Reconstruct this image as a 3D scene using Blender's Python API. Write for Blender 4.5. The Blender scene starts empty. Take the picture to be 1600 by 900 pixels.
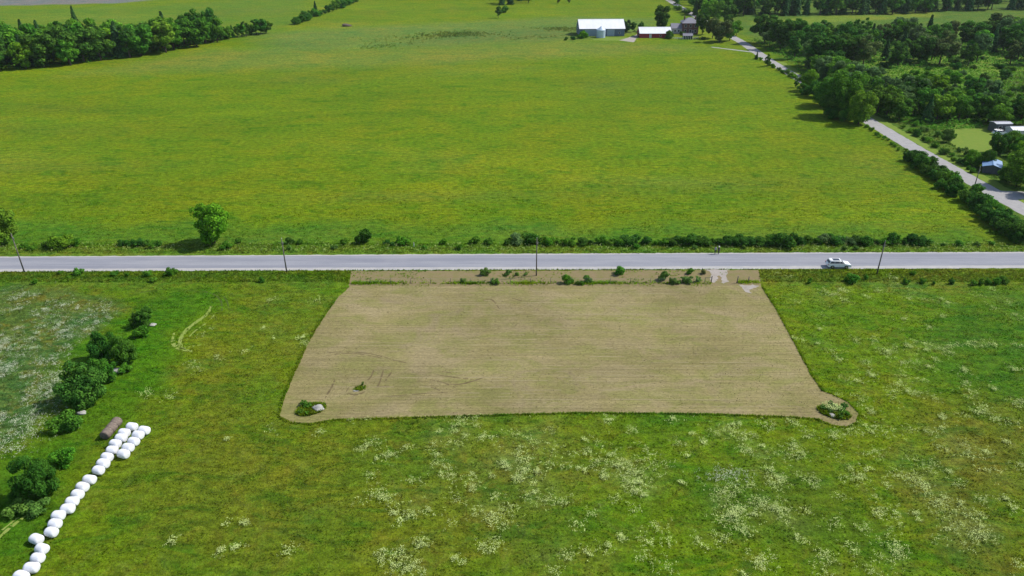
import bpy, bmesh, math, random
import numpy as np
from mathutils import Vector, Matrix
R = math.radians
rng = np.random.default_rng(7)
random.seed(11)
sc = bpy.context.scene
COL = sc.collection

# ------------------------------------------------------------------ camera, sky, sun, exposure
CAM_H, PITCH, FPX = 62.9, R(27.3), 1120.0
cam = bpy.data.cameras.new('camera'); cam.sensor_width = 36; cam.lens = FPX/1600*36
cam.clip_start = 1; cam.clip_end = 9000
camo = bpy.data.objects.new('camera', cam); COL.objects.link(camo)
camo.location = (0, 0, CAM_H); camo.rotation_euler = (R(90)-PITCH, 0, 0)
sc.camera = camo
SUN_EL, SUN_AZ = R(47), math.atan2(0.96, 0.26)          # azimuth clockwise from +Y
world = bpy.data.worlds.new("World"); sc.world = world; world.use_nodes = True
wn = world.node_tree
sky = wn.nodes.new('ShaderNodeTexSky'); sky.sky_type = 'NISHITA'; sky.sun_disc = False
sky.sun_elevation = SUN_EL; sky.sun_rotation = SUN_AZ
wn.links.new(sky.outputs[0], wn.nodes['Background'].inputs[0])
wn.nodes['Background'].inputs[1].default_value = 0.13
sl = bpy.data.lights.new('sun', 'SUN'); sl.energy = 4.2; sl.angle = R(0.6); sl.color = (1.0, .955, .88)
so = bpy.data.objects.new('sun', sl); COL.objects.link(so); so.location = (0, 0, 200)
sdir = Vector((math.sin(SUN_AZ)*math.cos(SUN_EL), math.cos(SUN_AZ)*math.cos(SUN_EL), math.sin(SUN_EL)))
so.rotation_euler = sdir.to_track_quat('Z', 'Y').to_euler()
sc.view_settings.view_transform = 'Standard'; sc.view_settings.look = 'None'
sc.view_settings.gamma = 1; sc.view_settings.use_curve_mapping = False
sc.view_settings.exposure = 0.33
sc.render.engine = 'CYCLES'
sc.render.resolution_x, sc.render.resolution_y = 1024, 576

# ------------------------------------------------------------------ helpers
CT, ST = math.cos(PITCH), math.sin(PITCH)
def at(px, py, z=0.0):
    """where the ray through a picture point meets the height z"""
    dx, dy = (px-800)/FPX, (450-py)/FPX
    d = (dx, CT+dy*ST, -ST+dy*CT); t = (CAM_H-z)/-d[2]
    return Vector((d[0]*t, d[1]*t, z))
def tag(o, label=None, cat=None, group=None, kind=None):
    if label: o['label'] = label
    if cat: o['category'] = cat
    if group: o['group'] = group
    if kind: o['kind'] = kind
    return o
def empty(name, loc, rz=0, label=None, cat=None, group=None):
    o = bpy.data.objects.new(name, None); COL.objects.link(o)
    o.location = loc; o.rotation_euler = (0, 0, rz); o.empty_display_size = .3
    return tag(o, label, cat, group)
def npmesh(name, V, F, mats, n=4, smooth=False, midx=None):
    V = np.asarray(V, dtype=np.float32).reshape(-1, 3); F = np.asarray(F, dtype=np.int32).reshape(-1, n)
    me = bpy.data.meshes.new(name)
    me.vertices.add(len(V)); me.vertices.foreach_set('co', V.ravel())
    me.loops.add(F.size); me.loops.foreach_set('vertex_index', F.ravel())
    me.polygons.add(len(F)); me.polygons.foreach_set('loop_start', np.arange(0, F.size, n, dtype=np.int32))
    if smooth: me.polygons.foreach_set('use_smooth', np.ones(len(F), bool))
    for m in (mats if isinstance(mats, (list, tuple)) else [mats]): me.materials.append(m)
    if midx is not None: me.polygons.foreach_set('material_index', np.asarray(midx, dtype=np.int32))
    me.update(calc_edges=True)
    return me
def link(name, me, parent=None, loc=(0, 0, 0)):
    o = bpy.data.objects.new(name, me); COL.objects.link(o); o.location = loc
    if parent: o.parent = parent
    return o
class MB:
    """collects shapes and links them as one mesh object"""
    def __init__(s): s.bm = bmesh.new()
    def box(s, c, d, rz=0, bev=0, M=None):
        b = bmesh.new(); bmesh.ops.create_cube(b, size=1)
        for v in b.verts: v.co = Vector((v.co.x*d[0], v.co.y*d[1], v.co.z*d[2]))
        if bev: bmesh.ops.bevel(b, geom=b.edges[:], offset=bev, segments=2, affect='EDGES', profile=.6)
        T = Matrix.Translation(c) @ Matrix.Rotation(rz, 4, 'Z')
        if M: T = M @ T
        b.transform(T); s._merge(b); return s
    def tube(s, p0, p1, r0, r1=None, seg=10, cap=True):
        r1 = r0 if r1 is None else r1
        p0, p1 = Vector(p0), Vector(p1); ax = p1-p0; L = ax.length
        b = bmesh.new(); bmesh.ops.create_cone(b, cap_ends=cap, segments=seg, radius1=r0, radius2=max(r1, 1e-4), depth=L)
        b.transform(Matrix.Translation((p0+p1)/2) @ ax.to_track_quat('Z', 'Y').to_matrix().to_4x4()); s._merge(b); return s
    def ball(s, c, r, sub=2, M=None):
        b = bmesh.new(); bmesh.ops.create_icosphere(b, subdivisions=sub, radius=1)
        for v in b.verts: v.co = Vector((v.co.x*r[0], v.co.y*r[1], v.co.z*r[2]))
        b.transform(Matrix.Translation(c)); 
        if M: b.transform(M)
        s._merge(b); return s
    def poly(s, pts):
        vs = [s.bm.verts.new(p) for p in pts]; s.bm.faces.new(vs); return s
    def prism(s, prof, y0, y1, M=None):
        """profile of (x,z) points pushed from y0 to y1"""
        b = bmesh.new()
        a = [b.verts.new((x, y0, z)) for x, z in prof]; c = [b.verts.new((x, y1, z)) for x, z in prof]
        b.faces.new(a); b.faces.new(c[::-1]); n = len(prof)
        for i in range(n): b.faces.new((a[i], c[i], c[(i+1) % n], a[(i+1) % n]))
        bmesh.ops.recalc_face_normals(b, faces=b.faces[:])
        if M: b.transform(M)
        s._merge(b); return s
    def _merge(s, b):
        me = bpy.data.meshes.new('t'); b.to_mesh(me); b.free(); s.bm.from_mesh(me); bpy.data.meshes.remove(me)
    def build(s, name, mat, parent=None, smooth=False, loc=(0, 0, 0)):
        me = bpy.data.meshes.new(name); s.bm.to_mesh(me); s.bm.free(); me.materials.append(mat)
        if smooth:
            for p in me.polygons: p.use_smooth = True
        return link(name, me, parent, loc)
def dup(root, loc, rz, scale=(1, 1, 1), label=None, group=None):
    r = root.copy(); COL.objects.link(r); r.location = loc; r.rotation_euler = (0, 0, rz); r.scale = scale
    if label: r['label'] = label
    if group: r['group'] = group
    for ch in list(root.children):
        c = ch.copy(); COL.objects.link(c); c.parent = r
        for g in list(ch.children):
            d = g.copy(); COL.objects.link(d); d.parent = c
    return r
ORD = ['first','second','third','fourth','fifth','sixth','seventh','eighth','ninth','tenth','eleventh','twelfth','thirteenth',
       'fourteenth','fifteenth','sixteenth','seventeenth','eighteenth','nineteenth','twentieth','twenty-first','twenty-second',
       'twenty-third','twenty-fourth','twenty-fifth','twenty-sixth','twenty-seventh','twenty-eighth','twenty-ninth','thirtieth',
       'thirty-first','thirty-second','thirty-third','thirty-fourth','thirty-fifth','thirty-sixth','thirty-seventh','thirty-eighth','thirty-ninth','fortieth',
       'forty-first','forty-second','forty-third','forty-fourth','forty-fifth','forty-sixth','forty-seventh','forty-eighth','forty-ninth','fiftieth']

# ------------------------------------------------------------------ materials
class N:
    def __init__(s, name, rough=.9, spec=.2):
        s.m = bpy.data.materials.new(name); s.m.use_nodes = True; s.t = s.m.node_tree
        s.b = s.t.nodes['Principled BSDF']; s.b.inputs['Roughness'].default_value = rough
        s.b.inputs['Specular IOR Level'].default_value = spec
        s.tc = s.t.nodes.new('ShaderNodeTexCoord'); s.co = s.tc.outputs['Object']
    def new(s, t): return s.t.nodes.new(t)
    def l(s, a, b): s.t.links.new(a, b)
    def noise(s, scale, detail=4, rough=.6, co=None, sc=(1, 1, 1), dist=0):
        mp = s.new('ShaderNodeMapping'); s.l(co or s.co, mp.inputs[0]); mp.inputs['Scale'].default_value = sc
        n = s.new('ShaderNodeTexNoise'); n.inputs['Scale'].default_value = scale; n.inputs['Detail'].default_value = detail
        n.inputs['Roughness'].default_value = rough; n.inputs['Distortion'].default_value = dist
        s.l(mp.outputs[0], n.inputs['Vector']); return n.outputs['Fac']
    def ramp(s, v, a, b, lo=0.0, hi=1.0):
        r = s.new('ShaderNodeMapRange'); r.inputs['From Min'].default_value = a; r.inputs['From Max'].default_value = b
        r.inputs['To Min'].default_value = lo; r.inputs['To Max'].default_value = hi
        s.l(v, r.inputs['Value']); return r.outputs[0]
    def mix(s, f, a, b, mode='MIX'):
        m = s.new('ShaderNodeMix'); m.data_type = 'RGBA'; m.blend_type = mode
        for v, i in ((f, 0), (a, 6), (b, 7)):
            if isinstance(v, (int, float)): m.inputs[i].default_value = v
            elif isinstance(v, tuple): m.inputs[i].default_value = (*v, 1)
            else: s.l(v, m.inputs[i])
        return m.outputs[2]
    def math(s, op, a, b):
        m = s.new('ShaderNodeMath'); m.operation = op
        for v, i in ((a, 0), (b, 1)):
            if isinstance(v, (int, float)): m.inputs[i].default_value = v
            else: s.l(v, m.inputs[i])
        return m.outputs[0]
    def scale(s, c, v):
        m = s.new('ShaderNodeVectorMath'); m.operation = 'SCALE'
        s.l(c, m.inputs[0]) if not isinstance(c, tuple) else setattr(m.inputs[0], 'default_value', c)
        s.l(v, m.inputs['Scale']); return m.outputs[0]
    def col(s, c):
        if isinstance(c, tuple): s.b.inputs['Base Color'].default_value = (*c, 1)
        else: s.l(c, s.b.inputs['Base Color'])
    def bump(s, h, strength=.5, dist=.1):
        b = s.new('ShaderNodeBump'); b.inputs['Strength'].default_value = strength; b.inputs['Distance'].default_value = dist
        s.l(h, b.inputs['Height']); s.l(b.outputs[0], s.b.inputs['Normal'])
def simple(name, c, rough=.6, var=.15, scale=1.5, spec=.3, metal=0, bump=0):
    n = N(name, rough, spec); v = n.ramp(n.noise(scale, 5), .3, .7, 1-var, 1+var)
    n.col(n.scale(c, v)); n.b.inputs['Metallic'].default_value = metal
    if bump: n.bump(n.noise(scale*6, 3), bump, .03)
    return n.m

def meadow_mat(name, blades=False):
    n = N(name, .95, .05)
    a = n.new('ShaderNodeAttribute'); a.attribute_name = 'tint'
    c = a.outputs['Color']
    w = n.new('ShaderNodeAttribute'); w.attribute_name = 'wild'      # how patchy the sward is
    wild = w.outputs['Fac']
    # dry and lush patches at several sizes
    p1 = n.ramp(n.noise(.035, 5, .6, dist=.6), .42, .62)
    c = n.mix(n.math('MULTIPLY', p1, .42), c, n.mix(1.0, c, (1.55, 1.02, .9), 'MULTIPLY'))
    p2 = n.ramp(n.noise(.11, 6, .65, dist=.8, sc=(.7, 1.2, 1)), .46, .60)
    c = n.mix(n.math('MULTIPLY', p2, .5), c, n.mix(1.0, c, (.62, .90, 1.0), 'MULTIPLY'))
    p3 = n.ramp(n.noise(.30, 7, .7, dist=1.0), .50, .64)
    c = n.mix(n.math('MULTIPLY', n.math('MULTIPLY', p3, wild), .7), c, (.155, .130, .014))
    p4 = n.ramp(n.noise(.23, 7, .72, dist=1.4, co=None, sc=(1.1, .9, 3)), .51, .66)
    c = n.mix(n.math('MULTIPLY', n.math('MULTIPLY', p4, wild), .5), c, (.135, .175, .035))
    pa = n.ramp(n.noise(.17, 7, .72, dist=1.2, sc=(.6, 1.5, 1)), .50, .62)
    c = n.mix(n.math('MULTIPLY', pa, .85), c, n.mix(1.0, c, (.50, .78, .75), 'MULTIPLY'))
    pb = n.ramp(n.noise(.06, 6, .7, dist=1.0), .52, .66)
    c = n.mix(n.math('MULTIPLY', pb, .35), c, n.mix(1.0, c, (1.35, 1.12, 1.2), 'MULTIPLY'))
    p5 = n.ramp(n.noise(.8, 8, .78, sc=(.8, 1.2, 1)), .40, .62, .60, 1.34)
    c = n.scale(c, p5)
    p6 = n.ramp(n.noise(3.5, 6, .75), .35, .65, .66, 1.34)
    c = n.scale(c, p6)
    if blades:
        g = n.new('ShaderNodeNewGeometry'); c = n.scale(c, n.ramp(g.outputs['Random Per Island'], 0, 1, 1.0, 1.75))
        up = n.new('ShaderNodeVectorMath'); up.operation = 'MULTIPLY_ADD'; n.l(g.outputs['Normal'], up.inputs[0]); up.inputs[1].default_value = (.45, .45, .2); up.inputs[2].default_value = (0, 0, .9)
        nv = n.new('ShaderNodeVectorMath'); nv.operation = 'NORMALIZE'; n.l(up.outputs[0], nv.inputs[0]); n.l(nv.outputs[0], n.b.inputs['Normal'])
        tr = n.new('ShaderNodeBsdfTranslucent'); n.l(c, tr.inputs['Color']); ms = n.new('ShaderNodeMixShader')
        ms.inputs[0].default_value = .45; n.l(n.b.outputs[0], ms.inputs[1]); n.l(tr.outputs[0], ms.inputs[2])
        n.l(ms.outputs[0], n.t.nodes['Material Output'].inputs['Surface'])
    else:
        n.bump(n.noise(2.2, 8, .75), .9, .35)
    n.col(c); return n.m
def leaf_mat(name, ca, cb, vary=.20, trans=.38):
    n = N(name, .85, .04)
    g = n.new('ShaderNodeNewGeometry'); oi = n.new('ShaderNodeObjectInfo')
    f = n.ramp(n.noise(.5, 5), .42, .58)
    c = n.mix(f, ca, cb)
    c = n.scale(c, n.ramp(g.outputs['Random Per Island'], 0, 1, .6, 1.45))
    hs = n.new('ShaderNodeHueSaturation'); n.l(c, hs.inputs['Color'])
    n.l(n.ramp(oi.outputs['Random'], 0, 1, .5, .5+.03), hs.inputs['Hue'])
    n.l(n.ramp(n.math('FRACT', n.math('MULTIPLY', oi.outputs['Random'], 7.31), 0), 0, 1, 1-vary, 1+vary), hs.inputs['Value'])
    n.l(n.ramp(n.math('FRACT', n.math('MULTIPLY', oi.outputs['Random'], 3.77), 0), 0, 1, .96, 1.0), hs.inputs['Saturation'])
    c = hs.outputs[0]; n.col(c)
    tr = n.new('ShaderNodeBsdfTranslucent'); n.l(c, tr.inputs['Color']); ms = n.new('ShaderNodeMixShader')
    ms.inputs[0].default_value = trans; n.l(n.b.outputs[0], ms.inputs[1]); n.l(tr.outputs[0], ms.inputs[2])
    n.l(ms.outputs[0], n.t.nodes['Material Output'].inputs['Surface'])
    return n.m

M = {}
M['meadow'] = meadow_mat('meadow'); M['blades'] = meadow_mat('grass_blades', True)
M['bright'] = leaf_mat('leaf_bright', (.125, .265, .012), (.19, .33, .016))
M['mid'] = leaf_mat('leaf_mid', (.085, .205, .014), (.14, .275, .018))
M['dark'] = leaf_mat('leaf_dark', (.048, .125, .014), (.090, .190, .018))
M['olive'] = leaf_mat('leaf_olive', (.15, .17, .045), (.10, .15, .035))
M['conifer'] = leaf_mat('needles', (.036, .092, .026), (.060, .130, .03), trans=.15)
M['grey'] = leaf_mat('leaf_greyish', (.13, .22, .065), (.10, .18, .05))
M['weed'] = leaf_mat('weed_leaves', (.12, .21, .03), (.17, .27, .045))
M['bark'] = simple('bark', (.09, .07, .055), .95, .35, 6)
M['polewood'] = simple('weathered_wood', (.13, .115, .10), .9, .3, 5)
M['whitepaint'] = simple('white_paint', (.72, .73, .74), .4, .04)
M['wrap'] = simple('white_wrap', (.70, .71, .74), .35, .03, 5, .5, bump=.5)
M['straw'] = simple('old_straw', (.16, .128, .105), .95, .35, 4, .1, bump=.6)
M['black'] = simple('black_rubber', (.02, .02, .022), .6, .1)
M['glass'] = simple('dark_glass', (.018, .022, .028), .08, .05, spec=.6)
M['chrome'] = simple('alloy', (.5, .5, .52), .3, .05, metal=.8)
M['redlamp'] = simple('red_lamp', (.4, .02, .02), .2, .05)
M['lampglass'] = simple('lamp_glass', (.6, .62, .65), .1, .05, spec=.6)
M['stone'] = simple('field_stone', (.31, .305, .28), .85, .25, 1.8, .2, bump=.8)

# ------------------------------------------------------------------ regions of the ground (polygons as picture points set down on the ground)
def world_poly(pts): return np.array([at(*p)[:2] for p in pts])
def soft_mask(X, Y, poly, w):
    """1 inside, 0 outside, blended over w metres"""
    P = np.stack([X, Y], -1); d = np.full(X.shape, 1e9); ins = np.zeros(X.shape, bool); n = len(poly)
    for i in range(n):
        a, b = poly[i], poly[(i+1) % n]; ab = b-a
        t = np.clip(((P-a)@ab)/max(ab@ab, 1e-9), 0, 1); q = P-(a+t[..., None]*ab)
        d = np.minimum(d, np.hypot(q[..., 0], q[..., 1]))
        c = ((a[1] > Y) != (b[1] > Y)) & (X < (b[0]-a[0])*(Y-a[1])/(b[1]-a[1]+1e-12)+a[0]); ins ^= c
    return np.clip(.5+np.where(ins, d, -d)/w, 0, 1)
def inside(x, y, poly):
    ins = False; n = len(poly)
    for i in range(n):
        a, b = poly[i], poly[(i+1) % n]
        if (a[1] > y) != (b[1] > y) and x < (b[0]-a[0])*(y-a[1])/(b[1]-a[1]+1e-12)+a[0]: ins = not ins
    return ins
LOW = (.100, .174, .0045); HAY = (.120, .188, .0045)
ZONES = [  # picture polygon, colour, patchiness, blend width in metres
    ([(-700, 398), (-700, -20), (1040, -20), (1170, 62), (1400, 225), (1560, 380), (1600, 392)], HAY, .10, 3),
    # near the road: taller lush grass
    ([(-300, 398), (-300, 350), (600, 348), (1000, 352), (1540, 360), (1600, 395)], (.078, .170, .009), .2, 6),
    ([(-300, 402), (-300, 386), (800, 384), (1600, 380), (1700, 396)], (.115, .205, .018), .7, 2),
    # pinkish seed heads at the crest of the hayfield
    ([(100, 118), (330, 76), (520, 80), (900, 62), (1130, 76), (900, 88), (560, 106), (300, 112)], (.140, .190, .022), .2, 26),
    # rough pasture behind the hayfield
    ([(420, 82), (400, 52), (700, 36), (905, 26), (1030, 30), (1000, 52), (900, 61), (700, 72), (520, 80)], (.118, .188, .030), .6, 24),
    ([(640, 70), (700, 50), (900, 40), (900, 60)], (.098, .160, .032), .8, 26),
    ([(-500, 70), (0, 16), (230, 10), (480, -10), (470, 34), (420, 50), (200, 60), (0, 80)], (.105, .180, .012), .1, 14),
    ([(-500, 20), (-300, -60), (300, -60), (240, 0), (180, 5), (0, 9)], (.165, .165, .150), .2, 8),
    # right of the side road
    ([(1245, 100), (1040, -20), (1300, -60), (2100, -60), (2400, 400), (1620, 392)], (.075, .145, .016), .5, 6),
    ([(1180, 34), (1300, 24), (1460, 16), (1460, 26), (1300, 34), (1180, 42)], (.14, .20, .02), .1, 8),
    ([(1340, 90), (1600, 84), (1700, 125), (1500, 138), (1350, 128)], (.14, .25, .03), .8, 8),
    ([(1560, 120), (1700, 110), (1700, 170), (1560, 160)], (.07, .135, .02), .8, 6),
    # lower left weedy field
    ([(-300, 450), (60, 452), (170, 470), (165, 500), (120, 560), (60, 650), (0, 740), (-200, 900)], (.072, .135, .026), .9, 4),
    ([(-20, 452), (170, 462), (160, 490), (40, 500), (-20, 540)], (.088, .135, .022), .9, 5),
    # lush strip round the shrub line
    ([(180, 490), (215, 450), (330, 452), (300, 540), (230, 620), (150, 720), (30, 880), (-60, 900), (-40, 760), (60, 700), (90, 640), (110, 560)], (.060, .150, .005), .15, 5),
    ([(200, 500), (300, 470), (280, 560), (200, 620)], (.055, .16, .004), .1, 7),
    # olive middle, dry
    ([(240, 900), (210, 700), (300, 590), (420, 560), (430, 660), (640, 668), (640, 900)], (.108, .152, .009), .5, 16),
    ([(360, 430), (540, 425), (500, 500), (440, 600), (330, 600)], (.105, .160, .008), .4, 6),
    ([(640, 668), (900, 668), (950, 900), (620, 900)], (.102, .152, .010), .75, 12),
    ([(930, 655), (1080, 655), (1000, 720), (930, 700)], (.066, .150, .006), .2, 6),
    ([(1080, 760), (1290, 690), (1330, 800), (1250, 880), (1140, 840)], (.068, .135, .008), .3, 9),
    ([(1450, 470), (1640, 440), (1660, 700), (1500, 640)], (.062, .140, .006), .3, 9),
    ([(1190, 424), (1620, 422), (1620, 452), (1200, 450)], (.11, .175, .012), .9, 4),
    ([(-100, 424), (540, 422), (540, 444), (-100, 452)], (.085, .165, .010), .6, 4),
    ([(1440, 660), (1620, 640), (1620, 900), (1480, 900)], (.105, .130, .010), .7, 10),
]
PATCH = [(728, 668, 26, 60), (700, 690, 30, 26), (800, 720, 44, 80), (830, 738, 34, 70), (840, 680, 40, 40), (990, 736, 30, 120), (975, 760, 30, 60), (1000, 760, 24, 60), (680, 703, 14, 24), (690, 738, 12, 20), (735, 748, 16, 24),
         (577, 742, 8, 10), (575, 690, 12, 10), (652, 757, 10, 14), (770, 806, 18, 34), (797, 800, 14, 24), (850, 775, 16, 26), (872, 790, 16, 20), (660, 795, 22, 30), (640, 880, 26, 60), (605, 870, 14, 26), (740, 800, 10, 12), (868, 697, 12, 14), (897, 738, 10, 14), (925, 693, 8, 14), (930, 722, 9, 16),
         (1150, 680, 26, 60), (1178, 702, 22, 40), (1065, 697, 14, 20), (1130, 775, 16, 50), (1145, 800, 16, 40), (1158, 828, 12, 26), (1205, 738, 18, 50), (1215, 800, 26, 60), (1237, 715, 14, 20), (1265, 750, 14, 22), (1208, 795, 20, 30), (1245, 830, 12, 14),
         (1340, 745, 22, 24), (1330, 730, 18, 16), (1438, 755, 34, 50), (1412, 710, 22, 24), (1500, 825, 42, 130), (1490, 700, 34, 36), (1355, 824, 9, 16), (1396, 830, 14, 18), (1388, 750, 12, 14), (1478, 790, 14, 20), (1560, 750, 22, 24), (1582, 728, 10, 12), (1425, 803, 10, 8),
         (1465, 541, 16, 60), (1430, 545, 20, 22), (1400, 543, 14, 18), (1380, 546, 12, 16), (1260, 535, 16, 20), (1300, 548, 12, 10), (1425, 568, 14, 16), (1400, 570, 10, 10), (1528, 536, 16, 20), (1588, 545, 10, 10), (1418, 596, 20, 24), (1350, 614, 16, 18), (1450, 622, 12, 18), (1320, 595, 14, 12),
         (1366, 668, 9, 12), (1345, 665, 8, 12), (1235, 660, 16, 14), (1200, 650, 20, 12), (1040, 650, 20, 12), (940, 655, 16, 16), (1280, 460, 30, 20), (1445, 462, 22, 20), (1560, 465, 24, 20), (1220, 435, 20, 16), (1390, 440, 24, 20), (1400, 870, 20, 26), (1290, 870, 16, 12), (1180, 880, 14, 16), (1100, 850, 20, 10), (1030, 820, 10, 10), (960, 865, 24, 18), (880, 870, 26, 16),
         (505, 470, 18, 16), (470, 540, 24, 12), (430, 520, 20, 12), (295, 575, 18, 20), (340, 560, 14, 12), (320, 520, 12, 16), (420, 470, 20, 12), (560, 655, 12, 8)]
ZW = [(world_poly(p), np.array(c), w, b) for p, c, w, b in ZONES]
def tint_of(X, Y):
    C = np.empty(X.shape+(3,)); C[...] = LOW; W = np.full(X.shape, .55)
    # wobble so that the blends do not run ruler-straight
    wx = X+2.5*np.sin(Y*.21+1.3*np.sin(X*.13))+1.2*np.sin(Y*.73+X*.31); wy = Y+2.2*np.sin(X*.17+1.7*np.sin(Y*.11))+1.0*np.sin(X*.61)
    for poly, c, w, b in ZW:
        m = soft_mask(wx if b > 3 else X, wy if b > 3 else Y, poly, b); C = C*(1-m[..., None])+c*m[..., None]; W = W*(1-m)+w*m
    hm = (Y > 140) & (Y < 640) & (X < 128)
    if hm.any():
        rb = np.random.default_rng(77); D = np.zeros(X.shape); G = np.zeros(X.shape)
        for _ in range(230):
            cx, cy = rb.uniform(-330, 125), 140+rb.random()**1.3*470; lx, ly = rb.uniform(5, 34), rb.uniform(1.8, 9)*(1+cy/400); an = rb.normal()*.18; k = rb.uniform(-1, 1)
            u, v = (X-cx)*math.cos(an)+(Y-cy)*math.sin(an), -(X-cx)*math.sin(an)+(Y-cy)*math.cos(an); g = np.exp(-(u/lx)**2-(v/ly)**2); D += g*k
            if rb.random() < .35: G += g*rb.uniform(.2, .6)
        for k in range(-14, 8):      # faint passes of the seed drill
            x0 = k*24+6*math.sin(k); D += -.22*np.exp(-((X-x0-.04*Y)/.9)**2)
        D = np.where(hm, np.clip(D, -1, 1), 0)[..., None]; G = np.where(hm, np.clip(G, 0, .8), 0)[..., None]
        C = C*(1+D*np.array([.20, .13, .1])); C = C*(1-G*.45)+np.array([.160, .180, .030])*G*.45
    lowm = (Y < 131) & (np.abs(X) < 125)
    if lowm.any():
        a = np.zeros(X.shape)
        for px, py, rr, n in PATCH:
            c = at(px, py); s_ = rr/FPX*(c.y*.8886+28.8)*1.0
            q = ((X-c.x+1.2*np.sin(Y*.9))**2+(Y-c.y+1.2*np.sin(X*.8))**2)/s_**2; a = np.maximum(a, np.exp(-q)*min(1, n/40))
        a = np.where(lowm, a*.28, 0); C = C*(1-a[..., None])+np.array([.19, .235, .075])*a[..., None]
    return C, W
def set_tint(me, C, W):
    a = me.attributes.new('tint', 'FLOAT_COLOR', 'POINT'); a.data.foreach_set('color', np.concatenate([C.reshape(-1, 3), np.ones((C.size//3, 1))], 1).astype(np.float32).ravel())
    a = me.attributes.new('wild', 'FLOAT', 'POINT'); a.data.foreach_set('value', W.ravel().astype(np.float32))

# one ground sheet, fine near the camera and coarse towards the horizon
xs = np.unique(np.concatenate([np.arange(-130, 131, 1.3), np.arange(-420, 421, 5), [-5000, -2500, -1200, -700, 700, 1200, 2500, 5000]]))
ys = np.unique(np.concatenate([np.arange(36, 175, 1.3), np.arange(175, 760, 4), [-4000, -1500, -400, -100, 0, 900, 1300, 2500, 6000]]))
X, Y = np.meshgrid(xs, ys); nx, ny = len(xs), len(ys)
idx = np.arange(nx*ny).reshape(ny, nx)
F = np.stack([idx[:-1, :-1], idx[:-1, 1:], idx[1:, 1:], idx[1:, :-1]], -1).reshape(-1, 4)
gm = npmesh('ground', np.stack([X, Y, np.zeros_like(X)], -1), F, M['meadow'])
C, W = tint_of(X, Y); set_tint(gm, C, W)
tag(link('ground', gm), kind='structure')

def sheet(name, pts, z, mat, jag=0, step=1.0, kind='structure', world=False, **kw):
    """flat sheet with a frayed outline"""
    P = [Vector((p[0], p[1])) for p in pts] if world else [Vector(at(*p)[:2]) for p in pts]
    out = []
    for i, a in enumerate(P):
        b = P[(i+1) % len(P)]; k = max(1, int((b-a).length/step)); nrm = Vector((-(b-a).y, (b-a).x)).normalized()
        for j in range(k):
            q = a.lerp(b, j/k)
            if jag: q = q+nrm*(jag*(.6*math.sin(q.x*1.3+q.y*.9)+random.uniform(-1, 1)))
            out.append((q.x, q.y, z))
    bm = bmesh.new(); vs = [bm.verts.new(p) for p in out]; f = bm.faces.new(vs)
    bmesh.ops.triangulate(bm, faces=[f], ngon_method='EAR_CLIP')
    bmesh.ops.recalc_face_normals(bm, faces=bm.faces[:])
    if sum(f.normal.z for f in bm.faces) < 0: bmesh.ops.reverse_faces(bm, faces=bm.faces[:])
    me = bpy.data.meshes.new(name); bm.to_mesh(me); bm.free(); me.materials.append(mat)
    return tag(link(name, me), kind=kind, **kw)

# asphalt, gravel, mown plot
def asphalt():
    n = N('worn_asphalt', .9, .15)
    c = n.mix(n.ramp(n.noise(.5, 5, sc=(.15, 1.2, 1)), .35, .65), (.218, .225, .256), (.268, .272, .296))
    c = n.scale(c, n.ramp(n.noise(14, 4, .7), .3, .7, .86, 1.14))
    c = n.mix(n.ramp(n.noise(.35, 5, sc=(.05, 1.6, 1), dist=.2), .50, .62, 0, .6), c, (.185, .190, .225))
    cr = n.ramp(n.noise(.22, 8, .8, dist=2), .497, .503); cr2 = n.ramp(n.noise(.22, 8, .8, dist=2), .503, .509)
    c = n.mix(n.math('MULTIPLY', n.math('MULTIPLY', cr, n.math('SUBTRACT', 1.0, cr2)), .35), c, (.12, .12, .13))
    c = n.mix(n.ramp(n.noise(.06, 4), .55, .7, 0, .35), c, (.30, .295, .31))
    n.col(c); n.bump(n.noise(22, 3), .3, .01); return n.m
def gravel(name, ca, cb, rough=.95):
    n = N(name, rough, .1); c = n.mix(n.ramp(n.noise(.6, 6, .7), .35, .65), ca, cb)
    c = n.scale(c, n.ramp(n.noise(9, 5, .8), .3, .7, .75, 1.25)); n.col(c); n.bump(n.noise(12, 4), .5, .04); return n.m
def mown():
    n = N('mown_straw', .95, .05)
    c = n.mix(n.ramp(n.noise(.10, 6, .6, dist=.8), .40, .62), (.222, .190, .080), (.250, .206, .106))
    c = n.mix(n.ramp(n.noise(.20, 6, .65, sc=(.6, 1.2, 1), dist=.8), .46, .62, 0, .85), c, (.185, .180, .058))
    c = n.mix(n.ramp(n.noise(.09, 6, .7, dist=1.2), .55, .66, 0, .6), c, (.225, .178, .105))
    c = n.scale(c, n.ramp(n.noise(.05, 5, .6), .38, .62, .88, 1.10))
    st = n.noise(1.5, 4, .6, sc=(.035, 1.6, 1)); c = n.scale(c, n.ramp(st, .36, .64, .86, 1.12))         # swaths left by the mower
    c = n.scale(c, n.ramp(n.noise(3.2, 6, .75, sc=(.5, 1, 1)), .35, .65, .76, 1.22))
    c = n.mix(n.ramp(n.noise(.9, 6, .7), .62, .72, 0, .45), c, (.14, .17, .035))
    n.col(c); n.bump(n.noise(3.5, 5, .7, sc=(.4, 1.6, 1)), .7, .12); return n.m
M['asphalt'] = asphalt(); M['shoulder'] = gravel('pale_gravel', (.40, .385, .36), (.33, .325, .325))
M['gravel'] = gravel('drive_gravel', (.34, .305, .275), (.28, .25, .215)); M['mown'] = mown()
M['dirtverge'] = gravel('dry_verge', (.215, .160, .092), (.165, .155, .055))
M['lawn'] = gravel('mown_lawn', (.16, .21, .03), (.115, .195, .022)); M['sidegravel'] = gravel('side_road_gravel', (.27, .262, .262), (.33, .32, .31))
far = [(-900, 405), (0, 401), (400, 398.8), (800, 396.6), (1200, 394.8), (1600, 393.6), (2600, 390)]
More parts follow.
